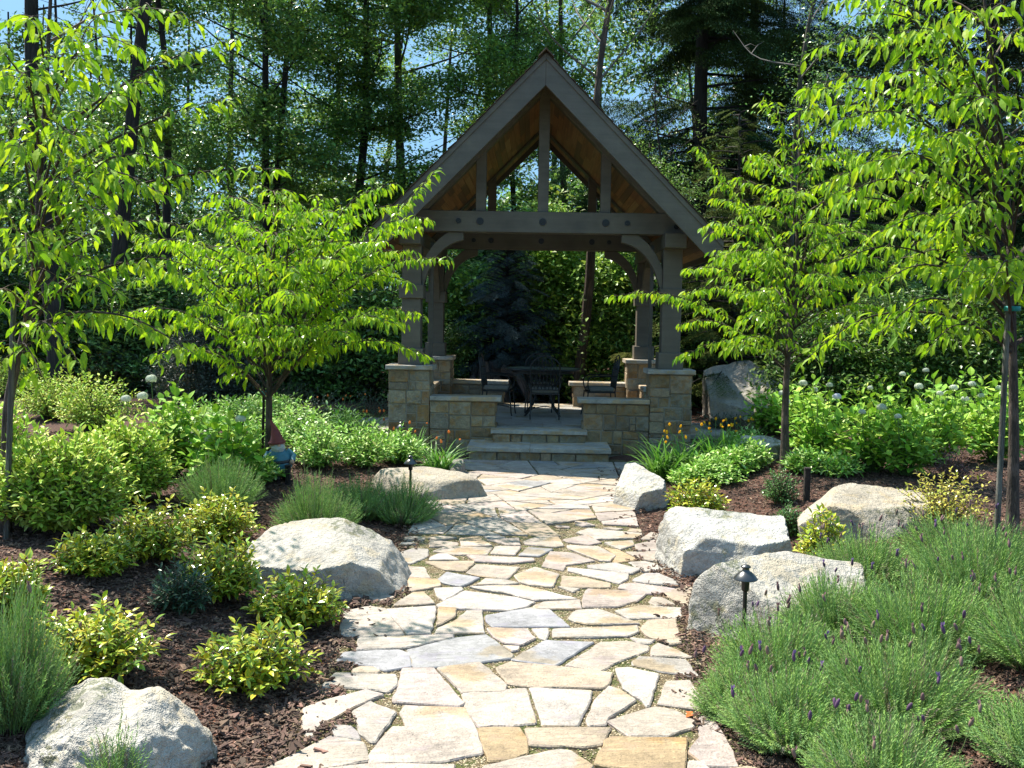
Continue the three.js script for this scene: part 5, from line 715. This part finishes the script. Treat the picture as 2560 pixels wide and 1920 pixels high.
const lavSpots = [[1.33, -5.35, .74, .36, 'behind the lamp, nearest the slab boulder'], [1.72, -4.75, .86, .38, 'with dried heads in the middle of the right corner'], [1.20, -4.62, .66, .32, 'spilling over the right edge of the path'], [2.15, -5.6, .9, .42, 'in the middle of the right lavender bed'], [2.75, -6.3, .95, .44, 'at the right edge below the cherry stake'], [2.25, -6.9, .8, .32, 'in front of the low tan boulder'], [3.0, -7.2, .9, .34, 'at the foot of the right cherry tree'], [1.78, -5.95, .7, .36, 'at the right end of the slab boulder'], [2.6, -5.15, .8, .36, 'cut by the right edge of the picture'], [1.42, -4.05, .62, .30, 'at the bottom of the picture beside the path'], [2.1, -4.15, .6, .26, 'lowest in the bottom right corner'], [1.08, -4.98, .55, .28, 'lying lowest over the edge stones of the path']];
lavSpots.forEach(([x, z, w, h, where], i) => lavender(`green lavender ${where}`, LV(x, z), w * 1.16, h * 1.03, 460 + i, { n: 1250, heads: [9, 22, 14, 16, 16, 14, 12, 8, 14, 14, 12, 6][i] }));
// daylilies
const bladeGeo = (len, w, droop) => { const pos = [], n = 7, at = (t, s) => [s * w * (t < 0.15 ? 0.5 + t * 3.3 : 1 - Math.pow((t - 0.15) / 0.85, 1.6)), len * (Math.sin(t * droop) / droop), len * (1 - Math.cos(t * droop)) / droop + Math.abs(s) * w * 0.25]; for (let i = 0; i < n; i++) { const a = i / n, b = (i + 1) / n; for (const s of [-1, 1]) { const p = [at(a, 0), at(a, s), at(b, 0), at(b, s)]; if (s < 0) pos.push(...p[0], ...p[2], ...p[1], ...p[1], ...p[2], ...p[3]); else pos.push(...p[0], ...p[1], ...p[2], ...p[1], ...p[3], ...p[2]); } } const g = new THREE.BufferGeometry(); g.setAttribute('position', new THREE.Float32BufferAttribute(pos, 3)); return g; };
const blades = [bladeGeo(0.5, 0.011, 1.1), bladeGeo(0.42, 0.010, 1.9), bladeGeo(0.46, 0.012, 1.5)], M_blade = leafMat({ t: 0.4, coat: 0.4, cr: 0.35 }), lilyPetal = merge([0, 1, 2, 3, 4, 5].map((i) => leafGeo(0.062, i % 2 ? 0.022 : 0.03, { fold: 0.2, curl: 0.9 }).rotateX(0.55).rotateY(i * PI / 3)));
const M_yellow = leafMat({ t: 0.35, coat: 0 }), M_apricot = leafMat({ t: 0.35, coat: 0 }); M_yellow.color.setRGB(0.88, 0.56, 0.03); M_apricot.color.setRGB(0.85, 0.36, 0.10);
function daylily(label, dx, dy, w, h, blooms, mat, o = {}) {
  const [p, W, H] = px(dx, dy, w, h), r = rng(SEED++), t = thing('daylily_plant', label, 'daylily', p.toArray(), 0, o.group), mats = [[], [], []], cols = [[], [], []];
  for (let i = 0; i < (o.n ?? 70); i++) { const a = r() * 6.283, g = r.i(3), s = H / 0.40 * r.r(0.7, 1.15), el = r.r(0.1, 0.55); mats[g].push(MX(V(r.s() * W * 0.16, -0.02, r.s() * W * 0.16), V(Math.sin(el) * Math.cos(a), Math.cos(el), Math.sin(el) * Math.sin(a)), V(Math.cos(a), 0, Math.sin(a)), s, s, s * Math.max(0.7, W / H * 0.55))); cols[g].push(tintOf([[0.13, 0.30, 0.035], [0.18, 0.36, 0.05], [0.10, 0.25, 0.03]][g], r, 0.2, 0.1)); }
  blades.forEach((g, i) => inst('foliage', g, M_blade, mats[i], cols[i], t));
  for (let i = 0; i < blooms; i++) { const a = r() * 6.283, q = W * 0.42 * Math.sqrt(r()), top = V(Math.cos(a) * q, H * r.r(0.85, 1.12), Math.sin(a) * q), f = sub('flower', t); part('scape', tube([V(top.x * 0.3, 0, top.z * 0.3), V(top.x * 0.7, top.y * 0.6, top.z * 0.7), top], 0.003, 5), M_greenStem, f); const b = part('petals', lilyPetal, mat, f); b.position.copy(top); b.rotation.set(r.s() * 0.9 + 0.5, r() * 6, r.s() * 0.6); b.scale.setScalar(r.r(0.65, 1.0)); }
  return t;
}
daylily('daylily tuft with apricot flowers below the left pillar', 948, 1026, 118, 88, 4, M_apricot, { n: 140 }); daylily('daylily tuft behind the first, at the end of the groundcover', 890, 990, 110, 74, 5, M_apricot, { n: 100 }); daylily('daylily with few apricot flowers against the left low wall', 850, 965, 90, 55, 3, M_apricot);
daylily('daylily with yellow flowers nearest the steps on the right', 1428, 1040, 130, 108, 7, M_yellow, { n: 150 }); daylily('daylily with yellow flowers below the right pillar', 1482, 1030, 130, 112, 8, M_yellow, { n: 140 }); daylily('daylily with yellow flowers behind the light groundcover', 1550, 1016, 140, 108, 8, M_yellow, { n: 140 }); daylily('daylily with yellow flowers at the foot of the huge grey rock', 1605, 985, 130, 84, 7, M_yellow, { n: 110 });
daylily('shaded daylily clump left of the left pillar with orange flowers', 735, 915, 150, 60, 6, M_apricot); daylily('shaded daylily clump at the side steps of the pavilion', 800, 935, 120, 55, 5, M_apricot); daylily('grassy daylily tuft in front of the grey rock at the back', 455, 900, 70, 55, 0, M_apricot, { n: 30 });

// ================================================================ things in the garden
// path lamps
function lampAt(label, pos, h) {
  const t = thing('path_lamp', label, 'lamp', pos.toArray(), 0, 'low path lamps'), M = std({ color: C(0.035, 0.034, 0.032), roughness: 0.38, metalness: 0.7 });
  part('pole', new THREE.CylinderGeometry(0.012, 0.013, h + 0.1, 14).translate(0, (h - 0.1) / 2, 0), M, t);
  part('socket', new THREE.LatheGeometry([[0.012, -0.11], [0.022, -0.10], [0.024, -0.04], [0.018, -0.03], [0.018, 0]].map((p) => new THREE.Vector2(...p)), 18).translate(0, h, 0), M, t);
  part('shade', new THREE.LatheGeometry([[0.066, -0.040], [0.070, -0.034], [0.052, -0.012], [0.034, 0.004], [0.02, 0.012], [0.019, 0.026], [0.027, 0.03], [0.027, 0.04], [0, 0.05]].map((p) => new THREE.Vector2(...p)), 28).translate(0, h, 0), std({ color: C(0.10, 0.10, 0.098), roughness: 0.3, metalness: 0.8, side: THREE.DoubleSide }), t);
  return t;
}
lampAt('dark metal path lamp in front of the slab boulder beside the right lavender', LV(1.23, -5.9), 0.47);
lampAt('dark metal path lamp in front of the low tan boulder on the left', LV(-1.25, -10.55), 0.46);
lampAt('dark metal path lamp in the flowers below the left pillar', LV(-1.80, -14.05), 0.43);
// stakes
{
  const st = (label, a, b, rad, mat, ties = []) => { const t = thing('tree_stake', label, 'stake', a.toArray(), 0); const d = b.clone().sub(a); part('pole', tube([d.clone().multiplyScalar(-0.08), d.clone().multiplyScalar(0.5), d], rad, 10, 1), mat, t); for (const [u, s] of ties) { const q = d.clone().multiplyScalar(u); part('tie', new THREE.TorusGeometry(s, 0.008, 6, 18).rotateX(PI / 2).scale(1, 2.6, 1).translate(q.x + s * 0.6, q.y, q.z), M_teal, t); } return t; };
  const M_teal = std({ color: C(0.0, 0.22, 0.22), roughness: 0.5 }), grey = M_bark(0.26, 0.25, 0.22, 1, 1), zr = -7.75, zl = -7.35;
  const rb = AT(2152, 1180, zr); rb.y = groundHeight(rb.x, zr); st('thin grey wooden stake leaning beside the right edge cherry trunk', rb, AT(2183, 560, zr), 0.022, grey, [[0.83, 0.05]]);
  const lb = AT(14, 1205, zl); lb.y = groundHeight(lb.x, zl); st('thin grey wooden stake beside the left edge cherry trunk', lb, AT(30, 640, zl), 0.02, grey);
  const tb = G(572, 1026); st('dark slim stake tied to the trunk of the gnome tree', tb.clone().add(V(-0.035, 0, -0.03)), AT(574, 640, tb.z - 0.03), 0.014, M_darkBark, [[0.46, 0.045], [0.8, 0.04]]);
  const sb = G(1742, 1082), sp = thing('wooden_peg', 'short dark wooden peg in the mulch right of the right cherry tree', 'peg', sb.toArray()); part('post', cbox(0.055, 0.36, 0.055, 0.006, 0, 0.12, 0), M_darkBark, sp); part('cap', cbox(0.06, 0.02, 0.06, 0.004, 0, 0.31, 0), M_darkBark, sp);
  const gb = G(622, 1046), gp = thing('wooden_peg', 'short dark peg in front of the garden gnome', 'peg', gb.toArray()); part('post', cbox(0.05, 0.24, 0.05, 0.006, 0, 0.06, 0), M_darkBark, gp); part('cap', cbox(0.055, 0.018, 0.055, 0.004, 0, 0.188, 0), M_darkBark, gp);
}
// garden gnome
{
  const b = G(606, 1036), t = thing('garden_gnome', 'weathered garden gnome with red pointed hat and blue coat leaning at the cherry trunk', 'gnome', b.toArray(), 0.5), lathe = (p, n = 24) => new THREE.LatheGeometry(p.map((q) => new THREE.Vector2(...q)), n);
  t.rotation.z = 0.10; const blue = std({ color: C(0.06, 0.24, 0.34), map: rep(T_paint, 3), roughness: 0.45 }), red = std({ color: C(0.30, 0.05, 0.048), map: rep(T_paint, 3), roughness: 0.6 }), skin = std({ color: C(0.55, 0.33, 0.22), roughness: 0.6 }), beard = std({ color: C(0.52, 0.52, 0.48), bumpMap: rep(T_barkB, 2), bumpScale: 0.01, roughness: 0.9 }), dark = std({ color: C(0.025, 0.025, 0.03), roughness: 0.5 });
  for (const s of [-1, 1]) part('boot', new THREE.SphereGeometry(0.055, 16, 12).scale(0.85, 0.75, 1.5).translate(s * 0.055, 0.03, 0.03), dark, t);
  part('trousers', lathe([[0.02, 0.02], [0.095, 0.04], [0.115, 0.09], [0.11, 0.14]]), dark, t);
  part('coat', lathe([[0.118, 0.11], [0.132, 0.13], [0.126, 0.20], [0.112, 0.27], [0.075, 0.32], [0.04, 0.335]]), blue, t); part('belt', new THREE.TorusGeometry(0.122, 0.014, 10, 30).rotateX(PI / 2).scale(1, 1.3, 1).translate(0, 0.195, 0), dark, t);
  for (const s of [-1, 1]) { const a = tube([V(s * 0.09, 0.29, 0), V(s * 0.145, 0.23, 0.03), V(s * 0.115, 0.185, 0.10)], [0.036, 0.036, 0.028], 12); part('arm', a, blue, t); part('hand', new THREE.SphereGeometry(0.026, 12, 10).translate(s * 0.105, 0.182, 0.115), skin, t); }
  part('face', merge([new THREE.SphereGeometry(0.066, 20, 16).translate(0, 0.365, 0.005), new THREE.SphereGeometry(0.019, 12, 10).translate(0, 0.36, 0.073), ...[-1, 1].map((s) => new THREE.SphereGeometry(0.016, 10, 8).translate(s * 0.066, 0.36, 0.0))]), skin, t);
  for (const s of [-1, 1]) part('eye', new THREE.SphereGeometry(0.008, 8, 8).translate(s * 0.024, 0.381, 0.062), dark, t);
  { const g = new THREE.SphereGeometry(0.074, 22, 18), p = g.attributes.position; for (let i = 0; i < p.count; i++) { const x = p.getX(i), y = p.getY(i), z = p.getZ(i), k = sst(-y, -0.02, 0.074); p.setXYZ(i, x * (1 - 0.55 * k) + 0.004 * Math.sin(y * 190 + x * 120), y * (1 + 0.75 * k), z * (1 - 0.35 * k)); } g.computeVertexNormals(); part('beard', g.translate(0, 0.318, 0.026), beard, t); }
  part('hat', (() => { const c = [V(0, 0.385, 0), V(0, 0.46, -0.004), V(-0.012, 0.54, -0.012), V(-0.04, 0.625, -0.02)]; return tube(curve(c, 12), (u) => lerp(0.082, 0.006, Math.pow(u, 0.9)), 20); })(), red, t); part('hat_brim', new THREE.TorusGeometry(0.080, 0.012, 10, 28).rotateX(PI / 2).translate(0, 0.39, 0), red, t);
}
// weathered stump behind the pavilion
{
  const p = at0(1052, -20.0), r = rng(91), t = thing('tree_stump', 'grey weathered stump with torn roots behind the rear low wall', 'stump', p.toArray()), M = M_bark(0.15, 0.135, 0.145, 2, 1.2), g = [];
  for (let i = 0; i < 11; i++) { const a = i * 0.571 + r.s() * 0.2, top = r.r(0.6, 1.02), c = V(Math.cos(a) * 0.19, 0, Math.sin(a) * 0.17); g.push(tube([V(c.x * 3.4, -0.1, c.z * 3.4), V(c.x * 1.9, 0.22, c.z * 1.9), V(c.x * 1.15, 0.5, c.z * 1.15), V(c.x * 1.1 + 0.05 * r.s(), top, c.z * 1.1)], [0.06, 0.14, 0.14, 0.085], 9, 0.8)); }
  part('wood', merge(g), M, t); part('root', merge([tube([V(0.3, 0.9, 0.1), V(0.62, 0.75, 0.15), V(0.85, 0.3, 0.2), V(0.95, -0.1, 0.2)], [0.08, 0.08, 0.07, 0.04], 8), tube([V(-0.2, 0.7, 0.2), V(-0.5, 0.4, 0.3), V(-0.6, -0.05, 0.3)], [0.08, 0.07, 0.05], 8)]), M, t);
}
// garden table and chairs of wrought iron
const IRON = M_iron;
{
  const t = thing('garden_table', 'round dark iron garden table in the middle of the pavilion', 'table', [CX + 0.06, FLOOR, ZM - 0.02]);
  part('table_top', new THREE.CylinderGeometry(0.585, 0.585, 0.012, 48).translate(0, 0.752, 0), std({ color: C(0.16, 0.20, 0.175), roughness: 0.3 }), t); part('rim', new THREE.TorusGeometry(0.592, 0.019, 10, 56).rotateX(PI / 2).translate(0, 0.748, 0), IRON, t); part('apron', new THREE.CylinderGeometry(0.5, 0.5, 0.05, 40, 1, true).translate(0, 0.71, 0), IRON, t);
  for (let i = 0; i < 4; i++) { const a = PI / 4 + i * PI / 2, c = Math.cos(a), s = Math.sin(a); part('leg', tube(curve([V(c * 0.47, 0.74, s * 0.47), V(c * 0.36, 0.56, s * 0.36), V(c * 0.16, 0.36, s * 0.16), V(c * 0.24, 0.16, s * 0.24), V(c * 0.40, 0.0, s * 0.40)], 14), 0.017, 8), IRON, t); }
  part('ring', new THREE.TorusGeometry(0.165, 0.010, 8, 30).rotateX(PI / 2).translate(0, 0.35, 0), IRON, t);
}
function chair(label, pos, turn) { // seat towards +z, back at -z
  const t = thing('iron_chair', label, 'chair', pos, turn, 'wrought iron chairs round the table'), bar = (p, r = 0.011, n = 10) => tube(curve(p.map((q) => V(...q)), n), r, 7);
  const cush = prism([[-0.21, -0.2], [0.21, -0.2], [0.21, 0.2], [-0.21, 0.2]].map((p) => p), 0.075, 0.02).rotateX(-PI / 2).translate(0, 0.405, 0); part('cushion', boxUV(cush), std({ color: C(0.24, 0.22, 0.185), map: rep(T_paint, 6), roughness: 0.95 }), t);
  part('seat_frame', merge([cbox(0.45, 0.022, 0.022, 0.003, 0, 0.395, 0.215), cbox(0.45, 0.022, 0.022, 0.003, 0, 0.395, -0.215), cbox(0.022, 0.022, 0.41, 0.003, 0.214, 0.395, 0), cbox(0.022, 0.022, 0.41, 0.003, -0.214, 0.395, 0), ...[-0.12, 0, 0.12].map((x) => cbox(0.03, 0.006, 0.41, 0, x, 0.398, 0))]), IRON, t);
  for (const s of [-1, 1]) { part('leg', bar([[s * 0.215, 0.40, 0.215], [s * 0.225, 0.22, 0.235], [s * 0.225, 0.05, 0.25], [s * 0.225, 0, 0.262]]), IRON, t); part('leg', bar([[s * 0.215, 0.40, -0.215], [s * 0.22, 0.2, -0.24], [s * 0.222, 0, -0.30]]), IRON, t); part('armrest', bar([[s * 0.222, 0.40, 0.19], [s * 0.25, 0.52, 0.23], [s * 0.25, 0.63, 0.20], [s * 0.245, 0.655, 0.05], [s * 0.222, 0.655, -0.235]]), IRON, t); }
  part('back_frame', bar([[-0.215, 0.40, -0.215], [-0.222, 0.62, -0.24], [-0.215, 0.85, -0.275], [-0.12, 0.955, -0.295], [0, 0.985, -0.30], [0.12, 0.955, -0.295], [0.215, 0.85, -0.275], [0.222, 0.62, -0.24], [0.215, 0.40, -0.215]], 0.0115, 32), IRON, t);
  const lat = []; for (let i = -3; i <= 3; i++) { const x = i * 0.056; lat.push(bar([[x, 0.46, -0.222], [x + 0.03, 0.66, -0.245], [x * 0.9, 0.93 - Math.abs(i) * 0.02, -0.29]], 0.005, 6), bar([[x, 0.46, -0.222], [x - 0.03, 0.66, -0.245], [x * 0.9, 0.93 - Math.abs(i) * 0.02, -0.29]], 0.005, 6)); } lat.push(bar([[-0.216, 0.46, -0.222], [0, 0.46, -0.224], [0.216, 0.46, -0.222]], 0.007), bar([[-0.22, 0.76, -0.258], [0, 0.775, -0.262], [0.22, 0.76, -0.258]], 0.007)); part('lattice', merge(lat), IRON, t);
  part('stretcher', merge([bar([[-0.222, 0.16, -0.25], [0, 0.20, -0.22], [0.222, 0.16, -0.25]], 0.008), bar([[-0.224, 0.14, 0.24], [-0.15, 0.17, 0], [-0.222, 0.14, -0.255]], 0.007), bar([[0.224, 0.14, 0.24], [0.15, 0.17, 0], [0.222, 0.14, -0.255]], 0.007)]), IRON, t);
  return t;
}
const ch = chair('iron chair with its back to the viewer, in front of the table', [CX + 0.09, FLOOR, ZM + 0.50], PI);
copyOf(ch, 'iron chair on the left side of the table', [CX - 0.66, FLOOR, ZM + 0.02], PI / 2 + 0.12); copyOf(ch, 'iron chair on the right side of the table', [CX + 0.98, FLOOR, ZM - 0.05], -PI / 2 - 0.1); copyOf(ch, 'iron chair on the far side of the table', [CX + 0.02, FLOOR, ZM - 0.74], 0.08);
// fallen leaf on the paving
{ const p = (() => { const d = rayOf(1725, 1787), t = -1.885 / d.y; return camera.position.clone().addScaledVector(d, t); })(), m = leafMat({ t: 0.2, coat: 0 }); m.color.setRGB(0.55, 0.13, 0.03); const g = merge([leafGeo(0.05, 0.035, { curl: 0.6 }).rotateX(-1.3), leafGeo(0.05, 0.034, { curl: 0.8 }).rotateX(-1.2).rotateY(2.2).translate(0.015, 0, 0)]); const o = new THREE.Mesh(g, m); o.name = 'fallen_leaf'; o.position.copy(p); scene.add(tag(o, 'curled orange dead leaf on the path by the right lavender', 'leaf')); }

scene.traverse((o) => { if (o.isMesh) { o.castShadow = true; o.receiveShadow = true; } });
renderer.render(scene, camera);
